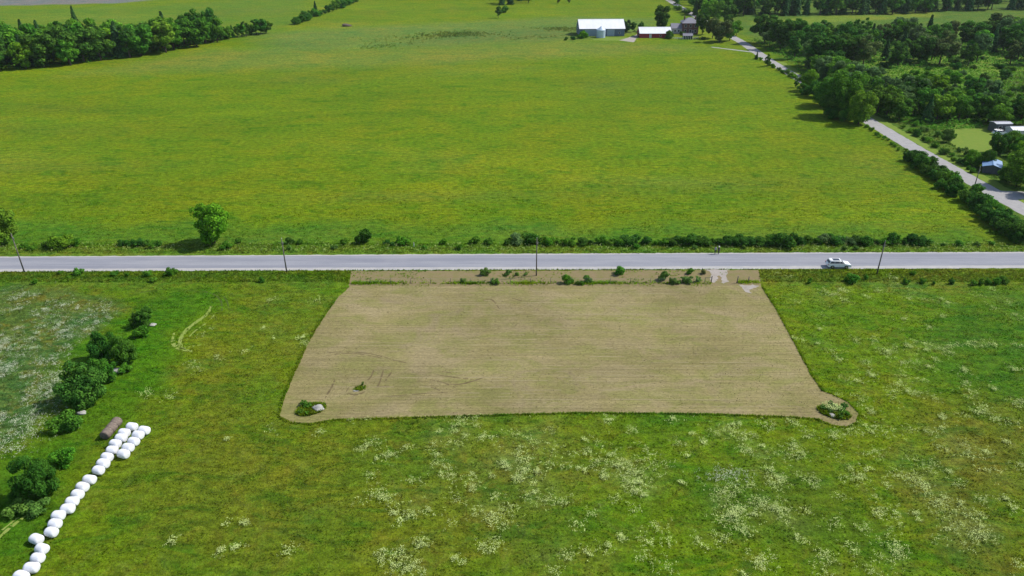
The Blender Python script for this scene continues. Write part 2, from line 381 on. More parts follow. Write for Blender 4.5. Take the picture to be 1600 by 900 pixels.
near = [(-900, 427), (0, 424.5), (400, 422.8), (800, 421.4), (1200, 420.2), (1600, 419.0), (2600, 416)]
sheet('road_shoulder', far+near[::-1], .008, M['shoulder'], .10, .7)
def inset(a, b, f): return [(p[0]+(q[0]-p[0])*f, p[1]+(q[1]-p[1])*f) for p, q in zip(a, b)]
sheet('road', inset(far, near, .07)+inset(near, far, .17)[::-1], .016, M['asphalt'], .04, .8)
PLOT = [(547, 447), (860, 447.5), (1188, 446), (1210, 480), (1240, 535), (1268, 588), (1284, 611), (1303, 618), (1325, 629), (1341, 646),
        (1338, 659), (1322, 667), (1300, 664), (1278, 654), (1240, 651), (1100, 646), (900, 644), (700, 650), (560, 654), (520, 655), (485, 662), (455, 659), (437, 650), (445, 620), (462, 580), (485, 530), (505, 498), (527, 466)]
sheet('mown_plot', PLOT, .008, M['mown'], .10, .6)
PLOTW = world_poly(PLOT)
VERGE = [(548, 423.5), (800, 423), (1185, 421.5), (1189, 446.5), (860, 448), (546, 447.5)]
sheet('dry_verge', VERGE, .004, M['dirtverge'], .12, .7)
VERGEW = world_poly(VERGE)
sheet('gravel_drive', [(1100, 420.6), (1142, 420.2), (1136, 424), (1135, 430), (1139, 440), (1130, 443), (1126, 434), (1124, 431), (1121, 431), (1120, 436), (1117, 443), (1111, 441), (1112, 430), (1108, 424)], .012, M['gravel'], .22, .35)
sheet('gravel_patch', [(1153, 445), (1163, 445), (1186, 446.5), (1180, 449), (1173, 452), (1173, 459), (1166, 456)], .013, M['gravel'], .25, .35)

# side road runs straight away from the camera, then bends a little
side = [(125, 136), (124.8, 146), (124, 180), (123.8, 215), (124.5, 250), (126, 300), (127.5, 365), (131, 425), (131.5, 480), (132, 530), (135, 665), (150, 1500)]
sheet('side_road', [(x-2.8 if y > 145 else x-6, y) for x, y in side]+[(x+2.8 if y > 145 else x+6, y) for x, y in side[::-1]], .012, M['sidegravel'], .12, 1.2, world=True)
sheet('side_road_verge', [(x+2.8, y) for x, y in side[1:7]]+[(x+6, y) for x, y in side[1:7][::-1]], .004, M['lawn'], .3, 1.5, world=True)
sheet('yard_entrance', [(126, 170), (126, 177), (134, 176), (150, 176), (150, 173), (134, 172)], .009, M['sidegravel'], .2, 1, world=True)
sheet('field_track', [(1112, 73), (1140, 76.5), (1174, 80.4), (1174, 81.6), (1140, 77.6), (1112, 73.9)], .005, M['sidegravel'], .3, 2)
sheet('farm_drive', [(968, 63), (990, 56), (998, 52), (1002, 54), (994, 60), (990, 66)], .006, M['gravel'], .3, 2)
sheet('farmyard', [(915, 57), (1000, 59), (990, 64), (930, 63)], .004, M['lawn'], .5, 2)
sheet('lawn', [(1487, 197), (1520, 190), (1560, 196), (1580, 212), (1570, 226), (1535, 240), (1505, 240), (1484, 222)], .005, M['lawn'], .4, 1.5)
sheet('lawn', [(1100, 40), (1112, 30), (1050, 16), (1040, 22)], .005, M['meadow'], .4, 3) if False else None

# pale wheel marks where a tractor turned in the grass
M['flat'] = gravel('flattened_grass', (.23, .28, .07), (.17, .24, .035)); M['rut'] = gravel('rut', (.05, .085, .012), (.06, .10, .014))
def ribbon(name, pts, w, z, mat, h=0, brk=0, **kw):
    P = [Vector(at(*p)[:2]) for p in pts]
    Q = []
    for i in range(len(P)-1):      # smooth the polyline
        p0, p1, p2, p3 = P[max(i-1, 0)], P[i], P[i+1], P[min(i+2, len(P)-1)]
        for j in range(8):
            t = j/8; Q.append(.5*((2*p1)+(p2-p0)*t+(2*p0-5*p1+4*p2-p3)*t*t+(3*p1-p0-3*p2+p3)*t**3))
    Q.append(P[-1]); V = []; F = []
    for i, q in enumerate(Q):
        d = (Q[min(i+1, len(Q)-1)]-Q[max(i-1, 0)]).normalized(); nn = Vector((-d.y, d.x)); ww = w*random.uniform(.6, 1.25)*math.sin(math.pi*min(1, max(.02, (i+.3)/len(Q)*1.0)))**.3
        V += [(*(q+nn*ww/2), z), (*(q+nn*random.uniform(-.1, .1)*w), z+h*random.uniform(.3, 1)), (*(q-nn*ww/2), z)]
        if i and random.random() >= brk: F += [(3*i-3, 3*i-2, 3*i+1, 3*i), (3*i-2, 3*i-1, 3*i+2, 3*i+1)]
    return V, F
def ribbons(name, lst, mat, **kw):
    V, F = [], []
    for a in lst:
        v, f = ribbon(name, *a); o = len(V); V += v; F += [[i+o for i in q] for q in f]
    return tag(link(name, npmesh(name, V, F, mat)), kind='structure')
ribbons('wheel_tracks', [([(330, 478), (322, 492), (300, 508), (286, 522), (281, 538), (290, 546)], .8, .006, None),
                        ([(338, 488), (326, 502), (306, 516), (292, 530)], .35, .006, None, 0, .25),
                        ([(272, 520), (270, 532), (276, 543), (300, 549)], .7, .006, None, 0, .2),
                        ([(280, 545), (300, 541), (320, 538)], .3, .006, None, 0, .4)], M['flat'])
ribbons('wheel_ruts', [([(318, 455), (334, 460), (345, 470), (347, 486)], .4, .007, None, 0, .2),
                      ([(340, 458), (352, 466), (358, 482)], .35, .007, None, 0, .3),
                      ([(170, 480), (210, 460), (260, 452), (320, 456)], .25, .007, None, 0, .5)], M['rut'])
ribbons('old_track', [([(-10, 848), (15, 825), (40, 806)], .5, .006, None, 0, .2), ([(-5, 835), (20, 815), (30, 808)], .3, .006, None, 0, .3)], M['flat'])
# low windrows and scuffs raked up by the mower in the plot
M['scuff'] = gravel('bare_scuff', (.115, .088, .042), (.145, .115, .057)); M['windrow'] = gravel('raked_straw', (.28, .24, .125), (.24, .20, .105))
sc_l = []
for pts in ([(505, 557), (530, 553), (560, 553), (595, 559)], [(510, 551), (545, 550), (580, 553), (610, 561)], [(612, 562), (635, 567)],
            [(574, 595), (580, 588), (584, 578)], [(588, 606), (593, 598), (599, 578)], [(602, 595), (607, 588), (612, 581)],
            [(541, 612), (546, 605), (556, 602)], [(543, 614), (556, 617), (570, 612)],
            [(660, 602), (680, 607), (692, 614)], [(672, 593), (690, 597), (712, 606)], [(685, 586), (712, 590), (740, 593)], [(690, 580), (706, 583)],
            [(600, 620), (650, 616), (700, 613)], [(700, 600), (722, 600), (756, 590)], [(508, 622), (518, 605), (524, 592)], [(590, 604), (610, 603)],
            [(755, 470), (768, 468), (780, 482)], [(800, 466), (815, 470)]):
    sc_l.append((pts, random.uniform(.2, .32), .012, None, .0, .12))
ribbons('mower_marks', sc_l, M['scuff'])
wr = []
for k in range(46):
    y = 452+ (k/46)**1.25*188; x0 = random.uniform(560, 1000) - (y-447)*.35; x1 = min(x0+random.uniform(80, 420), 1170+(y-447)*.5)
    wr.append(([(x0, y), ((x0+x1)/2, y+random.uniform(-.8, .8)), (x1, y+random.uniform(-1, 1))], random.uniform(.12, .26), .011, None, .05, .35))
ribbons('straw_windrows', wr, M['windrow'])

# ------------------------------------------------------------------ plants
def leaves(P, Nn, size, asp=1.4, r=None, bend=.25):
    """one kite-shaped leaf clump (two bent halves) at each point"""
    r = r or rng; n = len(P)
    Nn = Nn/np.maximum(np.linalg.norm(Nn, axis=1, keepdims=True), 1e-6)
    A = np.cross(Nn, r.normal(size=(n, 3))); A /= np.maximum(np.linalg.norm(A, axis=1, keepdims=True), 1e-6)
    B = np.cross(Nn, A); s = (size*r.uniform(.6, 1.35, n))[:, None]
    V = np.stack([P-A*s*asp*.5, P+B*s*.5-Nn*s*bend*.5, P+A*s*asp*.5, P-B*s*.5-Nn*s*bend*.5], 1)
    return V.reshape(-1, 3), np.arange(n*4).reshape(n, 4)
def lobed_crown(seed, R0, H0, zc, nl, n, size, squash=.8, lob=.42, kmax=1.0):
    r = np.random.default_rng(seed)
    cen = [(np.zeros(3), np.array([R0*.52, R0*.52, H0*.6]))]
    for i in range(nl):
        u = r.normal(size=3); u /= np.linalg.norm(u); u[2] = u[2]*.95+.08
        k = r.uniform(.5, kmax); s = lob*r.uniform(.5, 1.2)*(1.25-.45*k)
        cen.append((u*k*np.array([R0, R0, H0]), np.array([R0*s, R0*s, R0*s*squash])))
    w = np.array([c[1][0]**2 for c in cen]); w = w/w.sum(); ch = r.choice(len(cen), n, p=w)
    cc = np.array([c[0] for c in cen])[ch]; rr = np.array([c[1] for c in cen])[ch]
    d = r.normal(size=(n, 3)); d /= np.linalg.norm(d, axis=1, keepdims=True)
    rad = np.where(r.random(n) < .78, r.uniform(.82, 1.06, n), r.uniform(.3, .85, n))
    P = cc+d*rr*rad[:, None]
    keep = r.random(n) < .96
    P, d = P[keep], d[keep]; P[:, 2] += zc
    ok = P[:, 2] > .05; P, d = P[ok], d[ok]
    Nn = d+r.normal(size=d.shape)*.55+np.array([0, 0, .35])
    return leaves(P, Nn, size, r=r)
def conifer_crown(seed, R0, H, z0, n, size):
    r = np.random.default_rng(seed); t = r.random(n)**.75; t = 1-t            # more towards the bottom
    lay = 13; ph = (t*lay) % 1; rad = R0*(1-t)**.85*(.55+.5*(1-ph))+.1
    a = r.uniform(0, 2*math.pi, n); lob = 1+.22*np.sin(a*5+np.floor(t*lay)*1.9)+.1*np.sin(a*9+t*20)
    q = np.sqrt(r.uniform(.25, 1, n)); x = np.cos(a)*rad*lob*q; y = np.sin(a)*rad*lob*q
    z = z0+t*(H-z0)-q*rad*.25
    P = np.stack([x, y, z], 1); Nn = np.stack([np.cos(a), np.sin(a), np.full(n, .75)], 1)+r.normal(size=(n, 3))*.4
    return leaves(P, Nn, size, 1.6, r=r)
def trunk_mesh(seed, H, r0, limbs, spread, zlim):
    r = random.Random(seed); mb = MB(); p = Vector((0, 0, 0)); z = 0; k = 5; pts = [p]
    for i in range(k):
        p = Vector((pts[-1].x+r.uniform(-.04, .04)*H*.3, pts[-1].y+r.uniform(-.04, .04)*H*.3, H*(i+1)/k)); pts.append(p)
    for i in range(k): mb.tube(pts[i], pts[i+1], r0*(1-.8*i/k), r0*(1-.8*(i+1)/k), 7, i == 0)
    for j in range(limbs):
        t = r.uniform(zlim, .9); i = min(int(t*k), k-1); a = pts[i].lerp(pts[i+1], t*k-i); an = r.uniform(0, 6.28)
        L = spread*r.uniform(.6, 1)*(1.15-t*.6); e = a+Vector((math.cos(an)*L, math.sin(an)*L, L*r.uniform(.4, .9)))
        m = a.lerp(e, .5)+Vector((0, 0, -.08*L)); mb.tube(a, m, r0*.35*(1.2-t), r0*.22*(1.2-t), 5, False); mb.tube(m, e, r0*.22*(1.2-t), r0*.06, 5, False)
    me = bpy.data.meshes.new('trunk'); mb.bm.to_mesh(me); mb.bm.free(); me.materials.append(M['bark'])
    for q in me.polygons: q.use_smooth = True
    return me
PROTO = {}
def plant_meshes(key):
    """(trunk mesh, crown mesh by material, reference height)"""
    return PROTO[key]
def reg(key, kind, seed, H, R0, n, size, **kw):
    if kind == 'round':
        zb = kw.get('zb', .22)*H; hh = (H-zb)/2
        V, F = lobed_crown(seed, R0, hh, zb+hh, kw.get('nl', 16), n, size, lob=kw.get('lob', .42), kmax=kw.get('kmax', .95))
        tr = trunk_mesh(seed, H*.82, kw.get('r0', H*.022), 9, R0*.8, .25)
    elif kind == 'cone':
        V, F = conifer_crown(seed, R0, H, H*.06, n, size); tr = trunk_mesh(seed, H*.93, H*.016, 0, 1, .5)
    elif kind == 'bush':
        V, F = lobed_crown(seed, R0, H*.55, H*.48, kw.get('nl', 11), n, size, lob=kw.get('lob', .45))
        tr = trunk_mesh(seed, H*.6, .05, 7, R0*.6, .05)
    PROTO[key] = (tr, V, F, H, {})
def crown_mesh(key, mat):
    tr, V, F, H, cache = PROTO[key]
    if mat not in cache: cache[mat] = npmesh('crown', V, F, M[mat])
    return cache[mat]
# close, middle-distance and far plants
for i in range(3): reg('maple%d' % i, 'round', 20+i, 10, 4.3, 10000, .33, nl=40, lob=.38, zb=-.08, kmax=.82)
for i in range(4): reg('thicket%d' % i, 'bush', 40+i, 5, 3.3, 10500, .22, nl=30, lob=.36)
for i in range(4): reg('tree%d' % i, 'round', 60+i, 12, 4.6, 4200, .55, nl=18+2*i, lob=.38, zb=.03+.02*i)
for i in range(2): reg('slim%d' % i, 'round', 70+i, 13, 2.9, 2600, .5, nl=18, lob=.42, zb=.04)
for i in range(3): reg('spruce%d' % i, 'cone', 80+i, 13, 2.9, 3000, .5)
for i in range(4): reg('shrub%d' % i, 'bush', 90+i, 2.4, 1.8, 2200, .22, nl=12)
for i in range(3): reg('weed%d' % i, 'bush', 100+i, 1.1, .7, 420, .17, nl=7)
for i in range(2): reg('fartree%d' % i, 'round', 110+i, 13, 4.2, 900, 1.0, nl=14, zb=.08)
reg('farspruce0', 'cone', 115, 14, 3.0, 900, .85)
firsts = {}
def plant(name, key, loc, H, wid=1.0, mat='mid', label='', cat='tree', group=None, rz=None):
    tr, V, F, H0, _ = PROTO[key]; s = H/H0; rz = random.uniform(0, 6.28) if rz is None else rz
    k = (name, key, mat)
    if k not in firsts:
        e = empty(name, (loc[0], loc[1], 0), rz); link('trunk' if cat == 'tree' else 'stem', tr, e); link('crown' if cat == 'tree' else 'foliage', crown_mesh(key, mat), e)
        firsts[k] = e; e.scale = (s*wid, s*wid, s)
    else: e = dup(firsts[k], (loc[0], loc[1], 0), rz, (s*wid, s*wid, s))
    for p in ('label', 'category', 'group'):
        if p in e: del e[p]
    return tag(e, label, cat, group)
def leafy(k=4): return 'tree%d' % random.randrange(k)

# roadside trees
plant('maple_tree', 'maple0', at(336, 380), 9.6, 1.0, 'bright', 'round bushy maple standing alone beyond the road in front of the hayfield', 'tree', 'maples beyond the road')
plant('maple_tree', 'maple1', at(4, 382), 9.2, 1.0, 'bright', 'bright maple beyond the road cut by the left edge of the photo', 'tree', 'maples beyond the road')
plant('shrub', 'shrub0', at(97, 387), 3.0, 1.1, 'bright', 'pale green young bush on the far verge right of the leftmost maple', 'shrub')
plant('shrub', 'shrub1', at(567, 379), 2.9, .85, 'dark', 'dark upright bush on the far verge left of the white marker post', 'shrub')
# shrub line in the lower left
for px, py, h, w, k, m, lab in [(228, 508, 3.4, .68, 0, 'dark', 'small dark shrub at the far end of the shrub line, behind the others'),
        (213, 511, 2.4, .6, 2, 'dark', 'low dark shrub leaning on the left of the farthest shrub in the line'),
        (196, 566, 4.2, .70, 1, 'dark', 'broad shrub, second from the far end of the shrub line'),
        (166, 560, 4.4, .7, 3, 'dark', 'dark shrub behind the largest shrub of the line on its upper left'),
        (135, 628, 5.8, .84, 2, 'dark', 'largest dark shrub in the middle of the lower left shrub line'),
        (164, 596, 4.2, .66, 0, 'mid', 'mid green shrub to the right of the largest shrub in the line'),
        (62, 776, 5.4, .66, 1, 'dark', 'dark shrub beside the long row of white bales near the lower left corner'),
        (36, 782, 2.8, .6, 3, 'dark', 'dark shrub at the left foot of the shrub nearest the bottom left corner')]:
    plant('thicket_shrub', 'thicket%d' % k, at(px, py), h, w, m, lab, 'shrub', 'shrubs in the lower left line')
for px, py, h, m, lab in [(108, 668, 2.6, 'mid', 'light green low bush between the brown bales and the large shrub'), (222, 526, 1.6, 'mid', 'small weed bush just below the farthest shrub of the line'),
        (196, 580, 1.3, 'mid', 'tiny bush right of the shrub line beside the grey rock'), (30, 800, 1.8, 'weed', 'pale bush below the near shrub at the left edge'),
        (58, 800, 1.7, 'weed', 'pale low bush at the foot of the near shrub beside the bales'), (100, 725, 1.9, 'mid', 'small bush right of the near shrub, left of the white bales')]:
    plant('shrub', 'shrub%d' % random.randrange(4), at(px, py), h, 1.1, m, lab, 'shrub')

def row(name, pts, keys, hs, mat, label, cat, group, wid=(.9, 1.2), num=True, jx=0, jy=0, word='counted from the left'):
    for i, (px, py) in enumerate(pts):
        p = at(px+random.uniform(-jx, jx), py+random.uniform(-jy, jy)); m = mat if isinstance(mat, str) else random.choice(mat)
        lab = '%s, %s %s' % (label, ORD[i], word) if num else label
        plant(name, random.choice(keys), p, random.uniform(*hs), random.uniform(*wid), m, lab, cat, group)
SH = ['shrub0', 'shrub1', 'shrub2', 'shrub3']; WD = ['weed0', 'weed1', 'weed2']
def line(a, b, n): return [(a[0]+(b[0]-a[0])*i/(n-1), a[1]+(b[1]-a[1])*i/(n-1)) for i in range(n)]
row('hedge_shrub', [(795, 381), (808, 381.5), (824, 380), (838, 381), (860, 381), (872, 380.5), (886, 381), (912, 381), (938, 381), (952, 381), (965, 380.5), (979, 381), (994, 381), (1008, 381)] + line((1022, 381), (1190, 382), 13)
    + [(1204, 382.5), (1218, 383), (1232, 383), (1250, 381)] + line((1268, 380), (1290, 380), 3) + line((1304, 380), (1440, 381), 12), SH, (1.1, 2.1), ['dark', 'mid', 'dark', 'dark', 'grey'],
    'low shrub in the hedge beyond the main road', 'shrub', 'hedge shrubs beyond the road', (1.05, 1.45), jx=3, jy=.9)
plant('hedge_shrub', 'shrub2', at(1222, 382), 3.2, 1.1, 'dark', 'tallest rounded shrub of the hedge beyond the road, up and left of the white car', 'shrub', 'hedge shrubs beyond the road')
row('verge_shrub', [(40, 388), (52, 391), (75, 386), (120, 384), (190, 384), (203, 384), (213, 384), (228, 384), (245, 385), (352, 388), (362, 386), (373, 380), (455, 380), (470, 382), (540, 381), (604, 381), (614, 383), (624, 381), (632, 382), (690, 381), (740, 380), (765, 381)],
    SH, (.9, 1.7), ['mid', 'dark', 'mid'], 'small shrub in the left far verge', 'shrub', 'shrubs on the far verge', (.9, 1.2), jx=2, jy=.5)
row('verge_weed', [(455, 390), (520, 389), (660, 389), (715, 390), (1318, 390), (1340, 390), (1475, 384), (1500, 383), (1530, 384), (1550, 382), (1085, 389), (1160, 389), (995, 388)], WD+SH, (.7, 1.2), ['mid', 'weed'], 'weed clump on the far verge by the road', 'weed clump', 'weeds on the far verge', jx=4)
# diagonal hedge by the side road (left of it)
dh = line((1420, 248), (1590, 378), 22)
row('roadside_shrub', [(x+random.uniform(-5, 5), y+random.uniform(-2, 4)) for x, y in dh], SH+['thicket0', 'thicket1'], (2.6, 4.0), ['dark', 'mid', 'dark'], 'dense shrub in the diagonal hedge by the side road', 'shrub', 'diagonal hedge by the side road', (.8, 1.05), word='counted from its far end')
row('roadside_shrub', line((1440, 250), (1612, 372), 14), SH, (1.8, 2.9), ['mid', 'dark'], 'lower shrub on the road side of the diagonal hedge', 'shrub', 'diagonal hedge by the side road', (.9, 1.2), word='counted from its far end', jx=5, jy=3)
row('low_shrub', line((1352, 198), (1412, 238), 11), SH+WD, (.9, 1.5), ['mid', 'bright'], 'low leafy shrub on the bank below the big maples', 'shrub', 'low shrubs on the side road bank', word='counted from the far end', jx=3, jy=2)
row('bank_shrub', line((1184, 91), (1262, 134), 13), SH, (1.3, 2.2), ['weed', 'bright', 'mid'], 'yellowish bush on the far side road bank', 'shrub', 'bank shrubs along the far side road', word='counted from the far end', jx=3, jy=1.5)
for px, py, h, k, m, lab in [(1198, 104, 6.0, 'slim0', 'dark', 'small dark tree standing alone on the field side of the far side road'), (1182, 93, 4, 'spruce0', 'conifer', 'tiny dark evergreen on the bank near the farm track'),
        (1243, 137, 5, 'slim1', 'dark', 'dark slim shrub at the field edge left of the yellowish bush')]:
    plant('small_tree', k, at(px, py), h, .9, m, lab, 'tree')
# big maples at the bend of the hedge
for px, py, h, w, k, m, lab in [(1262, 142, 9.5, .85, 'maple2', 'bright', 'yellowish young tree at the upper left of the big maple clump'), (1273, 152, 6.5, 1.2, 'maple0', 'dark', 'low dark tree at the left foot of the big maple clump'),
        (1290, 166, 12, 1.15, 'maple1', 'mid', 'mid green maple on the left of the big clump by the side road'), (1314, 182, 16.5, .95, 'maple0', 'mid', 'tallest maple of the big clump left of the side road'),
        (1298, 182, 10, 1.1, 'maple2', 'dark', 'dark lower tree at the front of the big maple clump'), (1341, 194, 12.5, .9, 'maple1', 'bright', 'maple at the right end of the big clump where the side road comes out'),
        (1256, 148, 4.5, .9, 'thicket0', 'dark', 'dark bush at the left edge of the big clump in the hayfield corner'),
        (1320, 189, 4.5, 1.0, 'thicket2', 'mid', 'leafy undergrowth bush at the foot of the tallest maple of the clump'), (1300, 186, 4.0, 1.0, 'thicket1', 'dark', 'dark undergrowth bush left of the foot of the tallest maple'), (1338, 192, 3.5, .9, 'thicket3', 'mid', 'low bush under the right end of the big maple clump')]:
    plant('maple_tree', k, at(px, py), h, w, m, lab, 'tree', 'big maples by the side road')
# belt right of the side road
def scatter(n, polypx, mind, seed, world=False):
    r = random.Random(seed); P = [tuple(p) for p in (polypx if world else world_poly(polypx))]; xs_ = [p[0] for p in P]; ys_ = [p[1] for p in P]; out = []
    for _ in range(n*60):
        if len(out) >= n: break
        x, y = r.uniform(min(xs_), max(xs_)), r.uniform(min(ys_), max(ys_))
        if inside(x, y, P) and all((x-a)**2+(y-b)**2 > mind**2 for a, b in out): out.append((x, y))
    return out
KINDS = {'L': (['tree0', 'tree1', 'tree2', 'tree3'], 'leafy_tree'), 'S': (['slim0', 'slim1'], 'slender_tree'), 'C': (['spruce0', 'spruce1', 'spruce2'], 'spruce_tree'), 'F': (['fartree0', 'fartree1'], 'leafy_tree'), 'E': (['farspruce0'], 'spruce_tree')}
WORD = {'bright': 'bright green', 'mid': 'mid green', 'dark': 'dark green', 'olive': 'brownish olive', 'conifer': 'dark', 'grey': 'grey green'}
NT = [0]
def wood(n, poly, mind, seed, where, group, kinds, mats, hs, world=False):
    r = random.Random(seed+500); L = scatter(n, poly, mind, seed, world)
    rx = sorted(x/y for x, y in L); ry = sorted(y for x, y in L); m_ = len(L)
    for x, y in L:
        k = r.choice(kinds); keys, nm = KINDS[k]; m = 'conifer' if k in 'CE' else r.choice(mats); h = r.uniform(*hs)
        fb = 'front' if y < ry[m_//3] else 'middle' if y < ry[2*m_//3] else 'back'; lr = 'left' if x/y < rx[m_//3] else 'centre' if x/y < rx[2*m_//3] else 'right'
        sz = 'tall ' if h > hs[0]+(hs[1]-hs[0])*.67 else 'short ' if h < hs[0]+(hs[1]-hs[0])*.33 else ''
        plant(nm, r.choice(keys), (x, y), h, r.uniform(.95, 1.3), m, '%s%s %s, %s %s of %s' % (sz, WORD[m], 'evergreen' if k in 'CE' else 'slender tree' if k == 'S' else 'leafy tree', fb, lr, where), 'tree', group, rz=r.uniform(0, 6.28))
wood(42, [(132, 256), (140, 246), (152, 248), (170, 252), (178, 270), (160, 284), (134, 286)], 4.6, 1, 'the belt behind the lawn', 'trees in the belt behind the lawn', 'LLLSLC', ['mid', 'mid', 'dark', 'bright', 'grey'], (7, 11.5), True)
wood(20, [(135, 290), (144, 288), (146, 330), (136, 340)], 4.5, 2, 'the side road trees beyond the maples', 'trees on the right edge of the side road', 'LSLL', ['mid', 'grey', 'bright', 'mid'], (6, 11), True)
wood(105, [(140, 338), (175, 340), (215, 352), (290, 352), (330, 420), (250, 440), (170, 440), (142, 430)], 6.3, 3, 'the wood behind the scrub clearing', 'trees in the wood behind the scrub', 'LLLSLCSL', ['dark', 'dark', 'mid', 'dark', 'mid', 'grey', 'olive'], (10, 16), True)
wood(18, [(205, 268), (250, 262), (262, 320), (245, 345), (215, 300)], 6.5, 4, 'the trees right of the clearing', 'trees at the right of the clearing', 'LCLLC', ['dark', 'mid', 'dark'], (9, 14), True)
wood(20, [(164, 238), (205, 236), (215, 262), (185, 258), (166, 256)], 5.2, 5, 'the trees behind the grey shed', 'trees behind the grey shed', 'LLLC', ['dark', 'mid', 'dark'], (6.5, 10), True)
# left belt
wood(78, [(0, 112), (60, 107), (130, 101), (200, 92), (250, 84), (290, 78), (340, 66), (345, 58), (230, 74), (100, 84), (-60, 86), (-80, 118)], 5.4, 6, 'the upper left tree belt', 'trees in the upper left belt', 'LLSSCL', ['mid', 'dark', 'mid', 'bright', 'dark'], (12, 18))
row('belt_tree', [(346, 63), (352, 61), (358, 61), (364, 59), (371, 58.5), (378, 57), (385, 57), (393, 55), (401, 54), (408, 53.5), (416, 52)], ['tree0', 'tree1', 'slim0', 'spruce1'], (6.5, 9.5), ['dark', 'mid', 'dark'], 'small tree ending the upper left belt', 'tree', 'small trees at the right end of the belt', (1.1, 1.35))
plant('leafy_tree', 'tree1', at(333, 66), 19, .75, 'dark', 'tall dark tree standing above the right part of the upper left belt', 'tree', 'trees in the upper left belt')
plant('leafy_tree', 'tree2', at(322, 68), 15, .8, 'mid', 'tall mid green tree just left of the tallest in the upper left belt', 'tree', 'trees in the upper left belt')
plant('spruce_tree', 'spruce1', at(124, 60), 18, .8, 'conifer', 'lone tall evergreen standing up behind the upper left belt', 'tree', 'trees in the upper left belt')
# distant field hedge and clumps
row('field_tree', [(463, 38), (470, 35), (478, 32.5), (486, 28), (494, 25.5), (502, 24), (508, 22), (514, 20), (520, 17.5), (526, 15), (532, 12.5), (537, 10), (542, 8), (548, 5.5), (554, 3)], ['thicket0', 'thicket2', 'tree1', 'shrub1'], (3.5, 7), ['dark', 'mid'], 'small tree in the far hedge row at the top edge', 'tree', 'trees in the far hedge row', (.9, 1.3))
plant('field_tree', 'spruce0', at(494, 24.5), 10, 1.1, 'conifer', 'pointed dark tree, tallest in the far hedge row left of centre', 'tree', 'trees in the far hedge row')
wood(16, [(780, 9), (826, 6), (830, -6), (778, -4)], 6, 8, 'the small grove at the top edge', 'trees in the small grove', 'FFE', ['dark', 'mid'], (10, 13))
plant('field_tree', 'tree0', at(779, 28), 8, .75, 'dark', 'dark small tree in the pasture just below the grove at the top edge', 'tree')
plant('shrub', 'shrub1', at(787, 20), 4.5, 1, 'mid', 'pale bush between the pasture tree and the grove at the top edge', 'shrub')
row('field_tree', [(872, 5.5), (889, 5)], ['tree1'], (6, 7), 'olive', 'round brownish tree alone in the far pasture above the barn', 'tree', 'two round trees in the far pasture', (.7, .8))
# farmstead trees
for px, py, h, w, k, m, lab in [(1033, 49, 16, .85, 'tree2', 'dark', 'big dark tree behind the red barn'), (978, 52, 8, .8, 'tree1', 'conifer', 'dark tree at the right end of the large barn'), (989, 50, 6, 1.1, 'tree0', 'dark', 'low dark tree between the two barns'),
        (1001, 49, 6, .8, 'tree3', 'dark', 'dark small tree just behind the left end of the red barn'), (1097, 54, 12, .95, 'tree0', 'dark', 'dark leafy tree touching the right side of the brick house'),
        (1113, 60, 12, 1.0, 'tree3', 'olive', 'brownish tree on the lawn right of the brick house'), (1124, 66, 13, 1.1, 'tree1', 'olive', 'broad brownish purple tree nearest the field right of the farmhouse'),
        (1140, 64, 11, 1.0, 'tree2', 'mid', 'mid green tree left of the side road beside the brownish tree'), (1150, 56, 9, 1, 'tree0', 'bright', 'bright yellowish tree beside the far side road bend'),
        (1086, 24, 12, .9, 'spruce2', 'conifer', 'pointed evergreen behind the brick house'), (1118, 34, 14, 1.0, 'tree1', 'mid', 'tall tree behind the farmhouse lawn by the far road'), (1135, 42, 14, 1.0, 'tree2', 'dark', 'dark tall tree between farmhouse and the far road'),
        (1104, 30, 13, 1.1, 'tree0', 'bright', 'bright tall tree beyond the farmhouse beside the road'), (1060, 16, 4, 1.2, 'shrub0', 'bright', 'low bright bush on the left edge of the far road'), (1075, 22, 4, 1.3, 'shrub2', 'mid', 'low green bush on the left edge of the far road nearer the house')]:
    plant('farm_tree' if h > 5 else 'shrub', k, at(px, py), h, w, m, lab, 'tree' if h > 5 else 'shrub', 'farmstead trees' if h > 5 else None)
for px, py, h, m, lab in [(908, 60, 4.0, 'bright', 'bright bush at the left front corner of the large barn'), (896, 62, 2.2, 'dark', 'low dark bush left of the large barn'), (884, 63, 1.8, 'dark', 'lowest dark bush trailing left of the large barn'),
        (1046, 60.5, 4.2, 'dark', 'dark bush at the right front corner of the red barn'), (1066, 55, 2.5, 'dark', 'small bush in front of the brick house wing'), (915, 58.5, 3.0, 'mid', 'bush against the blue grey wall of the large barn'), (1098, 62, 2.0, 'dark', 'low bush right of the small white shelter')]:
    plant('shrub', random.choice(SH), at(px, py), h, 1.0, m, lab, 'shrub')
# yard trees at the right edge
for px, py, h, w, k, m, lab in [(1478, 222, 4.6, 1.0, 'maple1', 'weed', 'small round yellowish tree at the left edge of the lawn'), (1588, 290, 11, .9, 'maple2', 'bright', 'big bright tree at the right edge by the yard entrance'), (1600, 272, 10, .9, 'maple0', 'bright', 'bright tree behind the big one at the right edge'),
        (1540, 262, 5.5, .9, 'maple1', 'dark', 'dark tree left of the blue roofed shed'), (1556, 240, 6.5, 1, 'maple0', 'dark', 'dark tree behind the blue roofed shed'), (1576, 236, 7, .95, 'maple2', 'mid', 'mid green tree behind the blue shed to its right'),
        (1592, 246, 7, .95, 'maple1', 'mid', 'mid green tree at the right edge above the blue shed'), (1520, 258, 4, .95, 'thicket2', 'mid', 'low tree between the side road and the lawn'), (1574, 284, 4, .9, 'thicket1', 'dark', 'dark bush in front of the blue roofed shed'),
        (1612, 305, 8, .9, 'maple1', 'mid', 'tree cut by the right edge just above the main hedge')]:
    plant('yard_tree', k, at(px, py), h, w, m, lab, 'tree', 'yard trees at the right edge')
